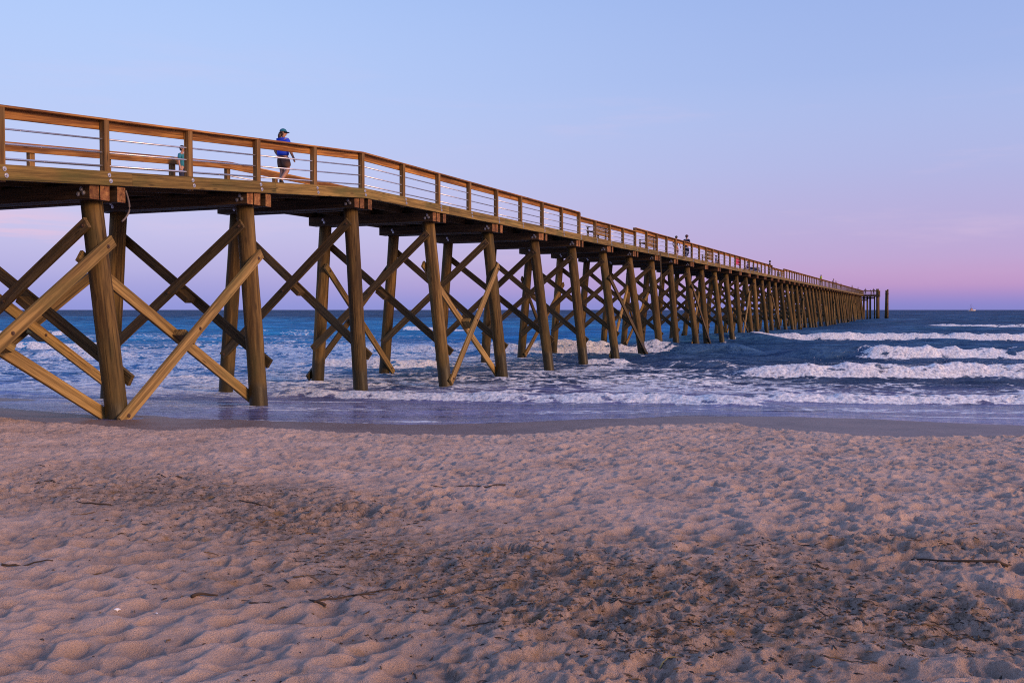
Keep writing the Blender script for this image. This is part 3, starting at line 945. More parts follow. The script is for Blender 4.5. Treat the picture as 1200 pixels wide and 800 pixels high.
# deck boards: one part
mb = MB()
t = T0
while t < T_END:
    z = deck_z(t + 0.07)
    dz = deck_z(t + 0.137) - deck_z(t)
    j = 0.008 * (random.random() - 0.5)
    v = []
    for (tt, zz) in ((t, -dz / 2), (t + 0.137, dz / 2)):
        for lat in (EDGE - 0.052, FAR_EDGE + 0.052):
            for h in (-0.04, 0.0):
                v.append(P(tt, lat, z + zz + h))
    mb.add(v, [(0, 1, 3, 2), (4, 6, 7, 5), (0, 4, 5, 1), (2, 3, 7, 6), (1, 5, 7, 3), (0, 2, 6, 4)])
    t += 0.143
mb.build('deck', M_DECK, PIER, matrix=Matrix.Identity(4), world=True)['label'] = 'plank deck of boards laid across the pier'

# fascia boards, posts, rails
def k_t(k): return k * 2.44
K0, K1 = -5, 105
LOW = lambda k: (12 <= k < 16) or (38 <= k < 42)
def rail_drop(k0): return 0.20 if LOW(k0) else 0.0
for side in (0, 1):
    face = EDGE if side == 0 else FAR_EDGE
    s = 1 if side == 0 else -1
    nv = NV * s
    fl = face - s * 0.024
    # fascia: boards of one bent, butted a little past each post
    fc = [k_t(K0)] + [k_t(k) + 0.62 for k in range(-2, K1, 2) if k_t(k) + .62 < 8.5] + [9.78] + [k_t(k) + 0.62 for k in range(6, K1, 2)] + [T_END + 0.1]
    for a, b in zip(fc[:-1], fc[1:]):
        hh = 0.285
        A = P(a + 0.002, fl, deck_z(a) - hh / 2); B = P(b - 0.002, fl, deck_z(b) - hh / 2)
        M, L = frame(A, B)
        mbb = MB()
        v, f = bar_geo(L, 0.046, hh, 0.005)
        mbb.add(v, f, 0)
        sg = 1 if (M.to_3x3() @ Vector((0, 1, 0))).dot(nv) > 0 else -1
        for k in range(K0, K1):
            if a < k_t(k) < b and k < 34:
                x = (k_t(k) - a) / (b - a) * L
                for dz_, dx_ in ((0.062, -0.01), (-0.055, 0.02)):
                    bolt_geo(mbb, (x + 0.01 + dx_, sg * 0.023, dz_), (0, sg, 0), 0.026, 0.035, 1)
        part('fascia_board', mbb.v, mbb.f, M, [M_FASCIA, M_BOLT], False, mbb.m)
    pl = face - s * (0.048 + 0.071)
    for k in range(K0, K1 + 1):
        drop = 0.20 if (LOW(k) and LOW(k - 1)) else 0.0
        tt = k_t(k)
        if tt > T_END: break
        timber('rail_post', P(tt, pl, deck_z(tt) - 0.30), P(tt, pl, deck_z(tt) + 1.075 - 0.042 - drop), 0.14, 0.14, M_POST, up=tuple(DV), c=0.007)
    # top board, flat cap and pipes, two bays at a time
    for k in range(K0 - 1, K1, 2):
        a, b = k_t(k), min(k_t(k + 2), T_END)
        if a >= T_END: break
        dr = rail_drop(k)
        za, zb_ = deck_z(a) + 1.075 - dr, deck_z(b) + 1.075 - dr
        timber('top_rail', P(a + .002, pl - s * 0.022, za - 0.021), P(b - .002, pl - s * 0.022, zb_ - 0.021), 0.20, 0.042, M_RAIL, c=0.006)
        timber('rail_board', P(a + .002, pl - s * 0.096, za - 0.135), P(b - .002, pl - s * 0.096, zb_ - 0.135), 0.044, 0.182, M_RAIL, c=0.005)
    # pipe runs: four bays, broken only at the ramp's head
    for k in range(K0 - 1 + 1 * 0, K1, 4):
        seq = []
        ks = [k, k + 2, k + 4]
        if k < 4 < k + 4: pass
        for ka, kb in zip(ks[:-1], ks[1:]):
            a, b = k_t(ka), min(k_t(kb), T_END)
            if a >= T_END: continue
            dr = rail_drop(ka)
            for hh in (0.655, 0.385, 0.115):
                hz = hh - dr * (hh / 0.9)
                M, L = frame(P(a, pl, deck_z(a) + hz), P(b, pl, deck_z(b) + hz))
                v, f = tube_geo([(0, 0, 0), (L, 0, 0)], 0.019, 8)
                part('rail_pipe', v, f, M, M_PIPE, True)

# platform at the seaward end
zE = deck_z(T_END)
mb = MB()
t = T_END
while t < T_END + 9:
    v = []
    for tt in (t, t + 0.26):
        for lat in (4.2, FAR_EDGE):
            for h in (-0.05, 0.0):
                v.append(P(tt, lat, zE + h))
    mb.add(v, [(0, 1, 3, 2), (4, 6, 7, 5), (0, 4, 5, 1), (2, 3, 7, 6), (1, 5, 7, 3), (0, 2, 6, 4)])
    t += 0.27
mb.build('end_platform', M_DECK, PIER, matrix=Matrix.Identity(4), world=True)['label'] = 'wider platform deck at the seaward end'
def ptimber(*a, **k): timber(*a, **k)
def ematerial(): return M_CAP
mb = MB()
def wbar(p0, p1, w, h): mb.bar(p0, p1, w, h, 0)
wbar(P(T_END - 0.1, 0.52, zE - 0.33), P(T_END - 0.1, 4.4, zE - 0.33), 0.3, 0.62)
wbar(P(T_END, 4.25, zE - 0.25), P(T_END + 9, 4.25, zE - 0.25), 0.1, 0.5)
wbar(P(T_END + 9, 4.25, zE - 0.25), P(T_END + 9, -4.7, zE - 0.25), 0.1, 0.5)
wbar(P(T_END + 4, 3.0, zE - 0.9), P(T_END + 4, -4.7, zE - 0.9), 0.3, 0.35)
wbar(P(T_END - 2, 1.6, zE - 1.5), P(T_END - 2, -4.7, zE - 1.5), 0.3, 0.35)
mb.build('platform_beam', M_CAP, PIER, matrix=Matrix.Identity(4), world=True)
mb = MB()
edge = [P(T_END, 0.5, zE), P(T_END, 4.2, zE), P(T_END + 9, 4.2, zE), P(T_END + 9, -4.6, zE), P(T_END, -4.6, zE)]
up = Vector((0, 0, 1))
for a, b in zip(edge[:-1], edge[1:]):
    n = max(2, int((b - a).length / 1.9))
    for j in range(n + 1):
        q = a.lerp(b, j / n)
        mb.bar(q, q + up * 1.07, 0.14, 0.14, 0, up=tuple(DV))
    mb.bar(a + up * 1.05, b + up * 1.05, 0.19, 0.15)
    for hh in (0.3, 0.62): mb.bar(a + up * hh, b + up * hh, 0.05, 0.06)
mb.build('platform_railing', M_POST, PIER, matrix=Matrix.Identity(4), world=True)
for (lat, tt, r, zt) in ((3.95, 0.4, 0.36, zE + 1.5), (3.2, 0.9, 0.16, zE - 0.3), (2.1, 1.2, 0.25, zE - 0.3), (0.4, 3.2, 0.24, zE - .3), (-0.8, 5, 0.24, zE - .3), (3.9, 8.5, .24, zE - .3), (-4.2, 8.5, .24, zE - .3), (1.0, 8.5, .24, zE - .3)):
    a, b = P(T_END + tt, lat, zt), P(T_END + tt, lat + 0.1, -2.0)
    M, L = frame(a, b, (1, 0.2, 0))
    v, f = tube_geo([(0, 0, 0), (L * .5, 0, 0), (L, 0, 0)], [r, r * 1.03, r * 1.06], 14)
    mesh_obj('platform_pile', v, f, M_PILE, PIER, M, True, None, True)
flush_parts()

# ------------------------------------------------------------------ things on and about the pier
# a grey cable curling down from the first visible cap
c0 = P(0.62, EDGE - 0.2, cap_bottom(0) + CAPD - 0.02)
pts = []
for k in range(13):
    s = k / 12
    pts.append(c0 + DV * (0.01 + 0.14 * math.sin(s * math.pi * 0.75) - 0.24 * max(0, s - 0.45) ** 2 * 2.2) + Vector((0, 0, -0.66 * s)) - NV * 0.05 * s)
mb = MB(); mb.tube(pts, 0.021, 8)
tag(mb.build('cable', plain('grey cable sheath', (0.13, 0.11, 0.11), 0.55), smooth=True), 'grey cable end curling down from the nearest pile cap', 'cable')
tq = t_at(774, EDGE + 0.04)
q = P(tq, EDGE + 0.03, deck_z(tq) - 0.05)
mb = MB(); mb.tube([q, q + Vector((0.01, 0, -0.8)), q + Vector((0.04, 0.02, -1.5)), q + Vector((0.02, 0, -2.1))], 0.022, 6)
tag(mb.build('rope', plain('old rope', (0.20, 0.15, 0.09), 0.9)), 'thin rope hanging straight down from the deck edge beneath the bench', 'rope')

M_BENCH = wood('bench timber', (0.24, 0.14, 0.06), (0.40, 0.25, 0.11), (0.2, 0.12, 0.05))
def bench(px, label):
    lat = EDGE - 0.35
    tt = t_at(px, lat)
    rz = math.atan2(DV.y, DV.x)
    root = empty('bench', P(tt, lat, deck_z(tt) + 0.001), rz)
    tag(root, label, 'bench', 'wooden benches along the near railing')
    # local: x along pier, y to the far side (seat faces that way), z up
    b = MB()
    for k in range(4): b.box(-0.95, 0.95, 0.06 + k * 0.125, 0.17 + k * 0.125, 0.41, 0.45, 0, 0.004)
    b.build('seat', M_BENCH, root)
    b = MB()
    for k in range(5): b.box(-0.95, 0.95, -0.02, 0.02, 0.22 + k * 0.15, 0.355 + k * 0.15, 0, 0.004)
    b.build('backrest', M_BENCH, root)
    for x in (-0.85, 0.85):
        b = MB(); b.box(x - 0.045, x + 0.045, 0.022, 0.11, 0, 0.95, 0, 0.004); b.build('leg', M_BENCH, root)
        b = MB(); b.box(x - 0.045, x + 0.045, 0.44, 0.53, 0, 0.409, 0, 0.004); b.build('leg', M_BENCH, root)
        b = MB(); b.box(x - 0.055, x + 0.055, 0.112, 0.56, 0.62, 0.66, 0, 0.004); b.box(x - 0.04, x + 0.04, 0.46, 0.53, 0.452, 0.62, 0, 0.004); b.build('armrest', M_BENCH, root)
    return root, tt
bench(705, 'wooden bench behind the first lowered stretch of railing, nearest of the benches')
bench(763, 'wooden bench just landward of the two people walking side by side')
bench(832.5, 'wooden bench beside the low seated person, second stretch past the two walkers')
bench(916.5, 'wooden bench farthest along the pier, just beyond the dark hooded person')

# pink towel over the inside of the rail
tt = t_at(864.5, EDGE - 0.25)
b = MB()
M_TOWEL = plain('pink towel cloth', (0.55, 0.03, 0.12), 0.9, 0, 0.3, 6)
nu, nv_ = 18, 8
vv, ff = [], []
for j in range(nv_ + 1):
    for i in range(nu + 1):
        u_ = i / nu
        w_ = j / nv_
        vv.append(P(tt - 1.0 + 2.0 * u_, EDGE - 0.275 + 0.015 * math.sin(u_ * 19) * w_, deck_z(tt) + 1.10 - 0.80 * w_ + 0.0034 * 2 * u_))
for j in range(nv_):
    for i in range(nu): ff.append((j * (nu + 1) + i, j * (nu + 1) + i + 1, (j + 1) * (nu + 1) + i + 1, (j + 1) * (nu + 1) + i))
n0 = len(vv)
vv2 = [p - NV * 0.012 for p in vv]
b.add(vv, ff); b.add(vv2, [tuple(reversed(f)) for f in ff])
tag(b.build('towel', M_TOWEL, smooth=True), 'bright pink towel hung over the inner side of the railing', 'towel')

# low dark wagon on the deck
tt = t_at(884, EDGE - 0.9)
root = empty('beach_wagon', P(tt, EDGE - 0.9, deck_z(tt)), math.atan2(DV.y, DV.x))
tag(root, 'low dark blue beach wagon standing on the deck beyond the pink towel', 'wagon')
M_NAVY = plain('navy canvas', (0.03, 0.03, 0.10), 0.85)
M_BLACK = plain('black rubber', (0.02, 0.02, 0.022), 0.7)
b = MB(); b.box(-0.9, 0.9, -0.35, 0.35, 0.20, 0.26); b.box(-0.9, -0.86, -0.35, 0.35, 0.26, 0.62); b.box(0.86, 0.9, -0.35, 0.35, 0.26, 0.62); b.box(-0.86, 0.86, -0.35, -0.31, 0.26, 0.62); b.box(-0.86, 0.86, 0.31, 0.35, 0.26, 0.62)
b.build('tub', M_NAVY, root)
for x in (-0.65, 0.65):
    for y in (-0.40, 0.40):
        b = MB(); b.tube([(x, y - 0.04, 0.15), (x, y + 0.04, 0.15)], 0.15, 14); b.build('wheel', M_BLACK, root)
b = MB(); b.tube([(-0.9, 0, 0.3), (-1.35, 0, 0.75)], 0.02, 6); b.tube([(-1.35, -0.12, 0.75), (-1.35, 0.12, 0.75)], 0.02, 6); b.build('handle', M_BLACK, root)

# ------------------------------------------------------------------ people
DG = None
def skin_mesh(name, verts, edges, radii, root=0, sub=2):
    me = bpy.data.meshes.new(name + '_src')
    me.from_pydata([tuple(v) for v in verts], edges, [])
    ob = bpy.data.objects.new(name + '_src', me)
    COL.objects.link(ob)
    md = ob.modifiers.new('skin', 'SKIN')
    md.use_smooth_shade = True
    md.branch_smoothing = 0.4
    for i, r in enumerate(radii):
        sv = me.skin_vertices[0].data[i]
        sv.radius = r if hasattr(r, '__len__') else (r, r)
        sv.use_root = (i == root)
    if sub:
        sd = ob.modifiers.new('sub', 'SUBSURF'); sd.levels = sub; sd.render_levels = sub
    dg = bpy.context.evaluated_depsgraph_get()
    out = bpy.data.meshes.new_from_object(ob.evaluated_get(dg))
    out.name = name
    bpy.data.objects.remove(ob); bpy.data.meshes.remove(me)
    out.polygons.foreach_set('use_smooth', [True] * len(out.polygons))
    return out

_mats = {}
def cloth(col):
    k = tuple(round(c, 3) for c in col)
    if k not in _mats: _mats[k] = plain('cloth %d' % len(_mats), col, 0.85, 0, 0.18, 25)
    return _mats[k]
M_SKIN = plain('skin', (0.42, 0.22, 0.15), 0.55, 0, 0.08, 12)
M_HAIR = plain('dark hair', (0.035, 0.022, 0.016), 0.6, 0, 0.4, 60)
M_EYE = plain('eye', (0.03, 0.02, 0.02), 0.3)

def lerp(a, b, t): return tuple(a[i] + (b[i] - a[i]) * t for i in range(3))

def person(label, loc, heading, H, shirt, bottom, pose='stand', bottoms='shorts', hair=M_HAIR, cap=None, long_hair=False, sub=2, head_yaw=0.0, female=False, shoes=(0.03, 0.03, 0.03), long_sleeve=False, group='people on the pier', hood=None, bulk=1.0):
    root = empty('person', loc, heading)     # local +Y is the way the person faces
    tag(root, label, 'person', group)
    J = {}
    sh = 0.100 if female else 0.112
    J['pelvis'] = (0, 0, .535); J['belly'] = (0, 0.004, .60); J['chest'] = (0, 0, .72); J['collar'] = (0, -0.004, .805); J['neck'] = (0, 0.004, .85)
    J['jaw'] = (0, 0.016, .885); J['head'] = (0, 0.012, .932); J['crown'] = (0, 0.004, .972)
    for s, n in ((-1, 'l'), (1, 'r')):
        J['sh' + n] = (s * sh, 0, .795); J['el' + n] = (s * (sh + .035), -.01, .63); J['wr' + n] = (s * (sh + .04), .025, .49); J['ha' + n] = (s * (sh + .036), .035, .445)
        J['hip' + n] = (s * .05, 0, .50); J['kn' + n] = (s * .055, .012, .28); J['an' + n] = (s * .056, -.012, .045); J['to' + n] = (s * .066, .085, .018)
    drop = 0.0
    if pose == 'walk':
        J['knl'] = (-.05, .035, .28); J['anl'] = (-.052, -.01, .047); J['tol'] = (-.058, .085, .018)
        J['knr'] = (.052, .055, .285); J['anr'] = (.05, -.085, .10); J['tor'] = (.055, -.045, .018)
        J['elr'] = (sh + .035, .02, .63); J['wrr'] = (sh + .045, .085, .50); J['har'] = (sh + .04, .105, .46)
        J['ell'] = (-sh - .03, -.045, .635); J['wrl'] = (-sh + .005, .03, .51); J['hal'] = (-sh + .015, .06, .47)
    if pose == 'lean':      # forearms on a rail in front, about chest height
        for s, n in ((-1, 'l'), (1, 'r')):
            J['el' + n] = (s * (sh + .03), .06, .64); J['wr' + n] = (s * .07, .175, .655); J['ha' + n] = (s * .04, .215, .66)
        for k in ('chest', 'collar', 'neck', 'jaw', 'head', 'crown', 'shl', 'shr'):
            J[k] = (J[k][0], J[k][1] + (J[k][2] - .58) * .28, J[k][2] - .012)
    if pose == 'point':     # one arm raised forward
        J['elr'] = (sh + .03, .12, .80); J['wrr'] = (sh + .0, .25, .90); J['har'] = (sh - .01, .29, .93)
    if pose == 'sit':
        drop = .33
        for s, n in ((-1, 'l'), (1, 'r')):
            J['kn' + n] = (s * .09, .23, .56); J['an' + n] = (s * .085, .25, .36); J['to' + n] = (s * .09, .34, .345)
            J['el' + n] = (s * (sh + .03), .05, .64); J['wr' + n] = (s * .09, .16, .60); J['ha' + n] = (s * .08, .20, .605)
    if head_yaw:
        c, s_ = math.cos(head_yaw), math.sin(head_yaw)
        for k in ('jaw', 'head', 'crown'):
            x, y, z = J[k]; J[k] = (x * c - y * s_, x * s_ + y * c, z)
    S = lambda p: Vector((p[0] * H * (1 + (bulk - 1) * .6), p[1] * H, (p[2] - drop) * H))
    names = list(J)
    idx = {n: i for i, n in enumerate(names)}
    R = dict(pelvis=(.078, .062), belly=(.070, .055), chest=(.078, .060), collar=(.055, .045), neck=.030, jaw=(.036, .040), head=(.046, .055), crown=(.036, .042))
    for n in 'lr':
        R.update({'sh' + n: .036, 'el' + n: .024, 'wr' + n: .016, 'ha' + n: .017, 'hip' + n: .054, 'kn' + n: .034, 'an' + n: .021, 'to' + n: .017})
    for k_ in list(R):
        if k_ in ('jaw', 'head', 'crown', 'neck'): continue
        R[k_] = tuple(q * bulk for q in R[k_]) if hasattr(R[k_], '__len__') else R[k_] * (1 + (bulk - 1) * .7)
    E = [('pelvis', 'belly'), ('belly', 'chest'), ('chest', 'collar'), ('collar', 'neck'), ('neck', 'jaw'), ('jaw', 'head'), ('head', 'crown')]
    for n in 'lr':
        E += [('collar', 'sh' + n), ('sh' + n, 'el' + n), ('el' + n, 'wr' + n), ('wr' + n, 'ha' + n), ('pelvis', 'hip' + n), ('hip' + n, 'kn' + n), ('kn' + n, 'an' + n), ('an' + n, 'to' + n)]
    V = [S(J[n]) for n in names]
    RR = [tuple(q * H for q in (R[n] if hasattr(R[n], '__len__') else (R[n], R[n]))) for n in names]
    EE = [(idx[a], idx[b]) for a, b in E]
    fwd = Vector((-math.sin(head_yaw), math.cos(head_yaw), 0)); rgt = Vector((fwd.y, -fwd.x, 0))
    hd = S(J['head'])
    # nose
    V += [hd + fwd * .055 * H + Vector((0, 0, -.008 * H)), hd + fwd * .071 * H + Vector((0, 0, -.016 * H))]
    RR += [(.012 * H, .012 * H), (.007 * H, .007 * H)]
    EE += [(idx['head'], len(V) - 2), (len(V) - 2, len(V) - 1)]
    # fingers
    if sub >= 2:
        for s, n in ((-1, 'l'), (1, 'r')):
            h_, w_ = S(J['ha' + n]), S(J['wr' + n])
            d = (h_ - w_).normalized()
            sd = Vector((0, 1, 0)) - d * d.y
            sd.normalize()
            cu = d.cross(sd) * s
            for q, ln in ((-1.5, .038), (-.5, .046), (.5, .044), (1.5, .040)):
                a = h_ + sd * q * .0085 * H
                V += [a + d * ln * .6 * H, a + d * ln * H + cu * .008 * H]
                RR += [(.0058 * H,) * 2, (.0046 * H,) * 2]
                EE += [(idx['ha' + n], len(V) - 2), (len(V) - 2, len(V) - 1)]
            V += [h_ + sd * .024 * H - d * .012 * H, h_ + sd * .034 * H + d * .014 * H]
            RR += [(.0065 * H,) * 2, (.005 * H,) * 2]
            EE += [(idx['wr' + n], len(V) - 2), (len(V) - 2, len(V) - 1)]
    me = skin_mesh('body', V, EE, RR, idx['pelvis'], sub)
    me.materials.append(M_SKIN)
    body = link('body', me, root)
    # ears, eyes, mouth
    b = MB()
    for s in (-1, 1):
        b.ball(tuple(hd + rgt * s * .021 * H + fwd * .050 * H + Vector((0, 0, .004 * H))), .0065 * H, 1, 8, 6)
        b.ball(tuple(hd + rgt * s * .047 * H + Vector((0, 0, -.006 * H))), (.007 * H, .012 * H, .018 * H), 0, 8, 6)
    b.ball(tuple(hd + fwd * .054 * H + Vector((0, 0, -.036 * H))), (.014 * H, .006 * H, .004 * H), 2, 8, 6)
    b.build('face', [M_SKIN, M_EYE, cloth((0.30, 0.10, 0.08))], root, True)
    def sub_skin(nm, nodes, edges, rad, mat, rt):
        ids = {n: i for i, n in enumerate(nodes)}
        vs = [S(nodes[n]) for n in nodes]
        rs = [tuple(q * H * bulk for q in (rad[n] if hasattr(rad[n], '__len__') else (rad[n], rad[n]))) for n in nodes]
        m_ = skin_mesh(nm, vs, [(ids[a], ids[b]) for a, b in edges], rs, ids[rt], sub)
        m_.materials.append(mat)
        return link(nm, m_, root)
    # shirt
    nd = {k: J[k] for k in ('belly', 'chest', 'collar', 'shl', 'shr')}
    nd['hem'] = (0, 0, .505)
    ed = [('hem', 'belly'), ('belly', 'chest'), ('chest', 'collar'), ('collar', 'shl'), ('collar', 'shr')]
    rd = dict(hem=(.090, .074), belly=(.086, .070), chest=(.090, .072), collar=(.060, .052), shl=.046, shr=.046)
    for n in 'lr':
        nd['s' + n] = lerp(J['sh' + n], J['el' + n], 1.0 if long_sleeve else .68); ed.append(('sh' + n, 's' + n)); rd['s' + n] = .036
        if long_sleeve:
            nd['t' + n] = lerp(J['el' + n], J['wr' + n], .92); ed.append(('s' + n, 't' + n)); rd['t' + n] = .025
    sub_skin('shirt', nd, ed, rd, cloth(shirt), 'chest')
    # shorts or trousers
    nd = dict(waist=(0, 0, .585), pelvis=J['pelvis'], hipl=J['hipl'], hipr=J['hipr'])
    ed = [('waist', 'pelvis'), ('pelvis', 'hipl'), ('pelvis', 'hipr')]
    rd = dict(waist=(.076, .062), pelvis=(.090, .078), hipl=.062, hipr=.062)
    for n in 'lr':
        if bottoms == 'shorts':
            nd['e' + n] = lerp(J['hip' + n], J['kn' + n], .86); ed.append(('hip' + n, 'e' + n)); rd['e' + n] = .052
        else:
            nd['k' + n] = J['kn' + n]; nd['e' + n] = lerp(J['kn' + n], J['an' + n], .9)
            ed += [('hip' + n, 'k' + n), ('k' + n, 'e' + n)]; rd['k' + n] = .042; rd['e' + n] = .030
    sub_skin(bottoms, nd, ed, rd, cloth(bottom), 'pelvis')
    # shoes
    for n in 'lr':
        a, t_ = S(J['an' + n]), S(J['to' + n])
        b = MB()
        b.tube([a + (a - t_).normalized() * .025 * H + Vector((0, 0, -.015 * H)), a + Vector((0, 0, -.018 * H)), a.lerp(t_, .6), t_ + (t_ - a).normalized() * .012 * H], [.020 * H, .028 * H, .026 * H, .012 * H], 10)
        b.build('shoe', cloth(shoes), root, True)
    # hair
    if hood is None:
        b = MB()
        cx = hd - fwd * .010 * H + Vector((0, 0, .012 * H))
        b.ball(tuple(cx), (.056 * H, .060 * H, .056 * H), 0, 16, 10, -0.25)
        b.ball(tuple(hd - fwd * .022 * H - Vector((0, 0, .012 * H))), (.048 * H, .040 * H, .045 * H), 0, 14, 8)
        if long_hair:
            b.tube([hd - fwd * .045 * H, hd - fwd * .066 * H - Vector((0, 0, .05 * H)) - rgt * .006 * H, hd - fwd * .070 * H - rgt * .018 * H - Vector((0, 0, .11 * H)), hd - fwd * .062 * H - rgt * .026 * H - Vector((0, 0, .15 * H))], [.036 * H, .034 * H, .026 * H, .008 * H], 10)
        b.build('hair', hair, root, True)
    else:
        b = MB(); b.ball(tuple(hd - fwd * .008 * H + Vector((0, 0, .005 * H))), (.062 * H, .066 * H, .070 * H), 0, 14, 10)
        b.tube([hd + Vector((0, 0, .05 * H)), hd + Vector((0, 0, .095 * H))], [.045 * H, .008 * H], 10)
        b.build('hood', cloth(hood), root, True)
    if cap is not None:
        b = MB()
        cx = hd + Vector((0, 0, .022 * H)) - fwd * .004 * H
        b.ball(tuple(cx), (.062 * H, .066 * H, .058 * H), 0, 18, 8, 0.0)
        vv, ff = [], []
        for j in range(9):
            an = -1.1 + 2.2 * j / 8
            dv = fwd * math.cos(an) + rgt * math.sin(an)
            for r_, dz in ((.055, .004), (.055 + .055 * math.cos(an) ** 1.0, -.012 * math.cos(an))):
                vv.append(cx + dv * r_ * H + Vector((0, 0, dz * H)))
        for j in range(8): ff.append((2 * j, 2 * j + 1, 2 * j + 3, 2 * j + 2))
        nn = len(vv)
        b.add(vv, ff); b.add([p + Vector((0, 0, -.005 * H)) for p in vv], [tuple(reversed(f)) for f in ff])
        b.build('cap', cloth(cap), root, True)
    return root

def on_deck(px, lat):
    tt = t_at(px, lat)
    return P(tt, lat, deck_z(tt) + 0.012)
AL = math.atan2(-DV.x, DV.y)         # heading that faces along the pier, out to sea
person('woman in a royal blue t-shirt, brown shorts and teal cap walking near the railing', on_deck(333, -0.55), AL - 0.30, 1.57, (0.006, 0.05, 0.60), (0.13, 0.065, 0.045), 'walk', 'shorts',
       plain('brown hair', (0.075, 0.04, 0.025), 0.6, 0, 0.4, 50), cap=(0.008, 0.13, 0.20), long_hair=True, sub=2, head_yaw=-0.75, female=True, bulk=1.45)
person('child in a teal and blue patterned shirt standing by the far railing', on_deck(215.5, -4.05), AL - 1.25, 1.36, (0.02, 0.19, 0.27), (0.02, 0.025, 0.06), 'stand', 'trousers', sub=2, female=True, bulk=1.08)
person('person in a dark top and salmon shorts walking beside a person in navy', on_deck(792, -1.0), AL - 0.2, 1.72, (0.02, 0.02, 0.035), (0.42, 0.14, 0.10), 'walk', 'shorts', sub=1)
person('tall person all in navy with a dark red cap walking on the pier', on_deck(804, -0.5), AL - 0.3, 1.84, (0.02, 0.022, 0.06), (0.025, 0.025, 0.05), 'walk', 'trousers', cap=(0.10, 0.03, 0.05), sub=1)
person('dark haired person in a grey shirt sitting low on the deck beside a bench', on_deck(838.5, -0.5), AL - 1.2, 1.35, (0.30, 0.26, 0.30), (0.12, 0.10, 0.14), 'sit', 'shorts', sub=1)
person('person in a purple top sitting on the deck past the pink towel', on_deck(876, -0.7), AL + 1.4, 1.7, (0.12, 0.06, 0.22), (0.05, 0.04, 0.10), 'sit', 'trousers', sub=1)
person('dark hooded person standing at the near railing before the last bench', on_deck(901.5, -0.1), AL - 1.4, 1.68, (0.018, 0.018, 0.022), (0.02, 0.02, 0.025), 'stand', 'trousers', sub=1, long_sleeve=True, hood=(0.012, 0.012, 0.016))
person('person in a bright yellow-green shirt standing at the railing', on_deck(961.5, -0.1), AL - 1.2, 1.88, (0.50, 0.62, 0.02), (0.03, 0.03, 0.05), 'stand', 'shorts', sub=1, bulk=1.55)
person('dark purple clothed person leaning over the railing past the yellow-green shirt', on_deck(975, 0.0), AL - 1.5, 1.80, (0.06, 0.035, 0.09), (0.03, 0.03, 0.05), 'lean', 'trousers', sub=1, long_sleeve=True)
person('person with one arm raised beside the railing past the yellow-green shirt', on_deck(979, -0.3), AL - 1.1, 1.70, (0.09, 0.06, 0.13), (0.04, 0.04, 0.06), 'point', 'trousers', sub=1)
person('short person seen only head and shoulders over the far stretch of railing', on_deck(985, -0.3), AL - 1.0, 1.52, (0.07, 0.04, 0.10), (0.03, 0.03, 0.04), 'stand', 'trousers', sub=1)
person('lone dark figure by the railing shortly before the end platform', on_deck(998, -0.2), AL - 1.3, 1.80, (0.05, 0.03, 0.07), (0.03, 0.03, 0.04), 'stand', 'trousers', sub=1)
def on_end(lat, t): return P(T_END + t, lat, zE + 0.012)
person('dark figure at the corner where pier railing meets the end platform', on_deck(1005, -0.3), AL - 1.3, 1.80, (0.05, 0.035, 0.08), (0.03, 0.03, 0.04), 'stand', 'trousers', sub=1)
person('purple clothed figure on the landward side of the end platform', on_end(0.9, 0.8), AL + 3.0, 1.72, (0.10, 0.04, 0.14), (0.03, 0.03, 0.04), 'stand', 'trousers', sub=1)
person('dark figure leaning on the end platform rail beside the tall corner pile', on_end(3.0, 0.45), AL + 3.0, 1.70, (0.06, 0.03, 0.09), (0.03, 0.03, 0.04), 'lean', 'trousers', sub=1, long_sleeve=True)
person('stooping figure on the end platform left of the one by the corner pile', on_end(2.3, 1.0), AL + 2.2, 1.35, (0.12, 0.05, 0.12), (0.03, 0.03, 0.04), 'lean', 'trousers', sub=1)

# ------------------------------------------------------------------ lone pile cluster beyond the pier
Yd = 268.0
Xd = (1039 - 600) / F * Yd
root = empty('mooring_dolphin', (Xd, Yd, 0))
tag(root, 'lone cluster of tall piles bound together in the sea beyond the pier end', 'pile cluster')
for k in range(3):
    a = 2 * math.pi * k / 3 + 0.4
    b = MB()
    b.tube([(0.42 * math.cos(a), 0.42 * math.sin(a), -3), (0.30 * math.cos(a), 0.30 * math.sin(a), 3), (0.24 * math.cos(a), 0.24 * math.sin(a), 8.35 - 0.25 * k)], [0.25, 0.235, 0.22], 14)
    b.build('pile', M_PILE, root, True)
b = MB()
for z in (7.1, 7.25): b.tube([(0.49 * math.cos(q * math.pi / 12), 0.49 * math.sin(q * math.pi / 12), z) for q in range(25)], 0.04, 6)
b.build('binding_cable', M_RUST, root)

# ------------------------------------------------------------------ trawler on the horizon
Yb = 2300.0
Xb = (1138.5 - 600) / F * Yb
root = empty('fishing_boat', (Xb, Yb, 0), math.radians(8))
root.scale = (1.12, 1.12, 1.12)
tag(root, 'small white fishing boat with a tall mast far out on the horizon', 'boat')
M_WHITE = plain('white boat paint', (0.75, 0.72, 0.70), 0.5, 0, 0.05, 0.5)
M_HULLD = plain('dark boot stripe', (0.05, 0.04, 0.05), 0.6)
M_CAB = plain('cabin paint', (0.40, 0.22, 0.20), 0.6, 0, 0.1, 0.5)
M_MAST = plain('mast paint', (0.16, 0.10, 0.24), 0.6)
secs = [(-8.0, 2.2, 1.9, 0.0), (-4, 2.6, 1.6, -0.3), (0, 2.7, 1.7, -0.4), (4, 2.2, 2.2, -0.3), (7, 1.0, 2.9, 0.1), (8.6, 0.05, 3.4, 1.2)]
vv, ff = [], []
for x, w, zt, zb in secs:
    vv += [(x, -w, zt), (x, -w * 0.8, 0.6), (x, -w * 0.3, zb), (x, w * 0.3, zb), (x, w * 0.8, 0.6), (x, w, zt)]
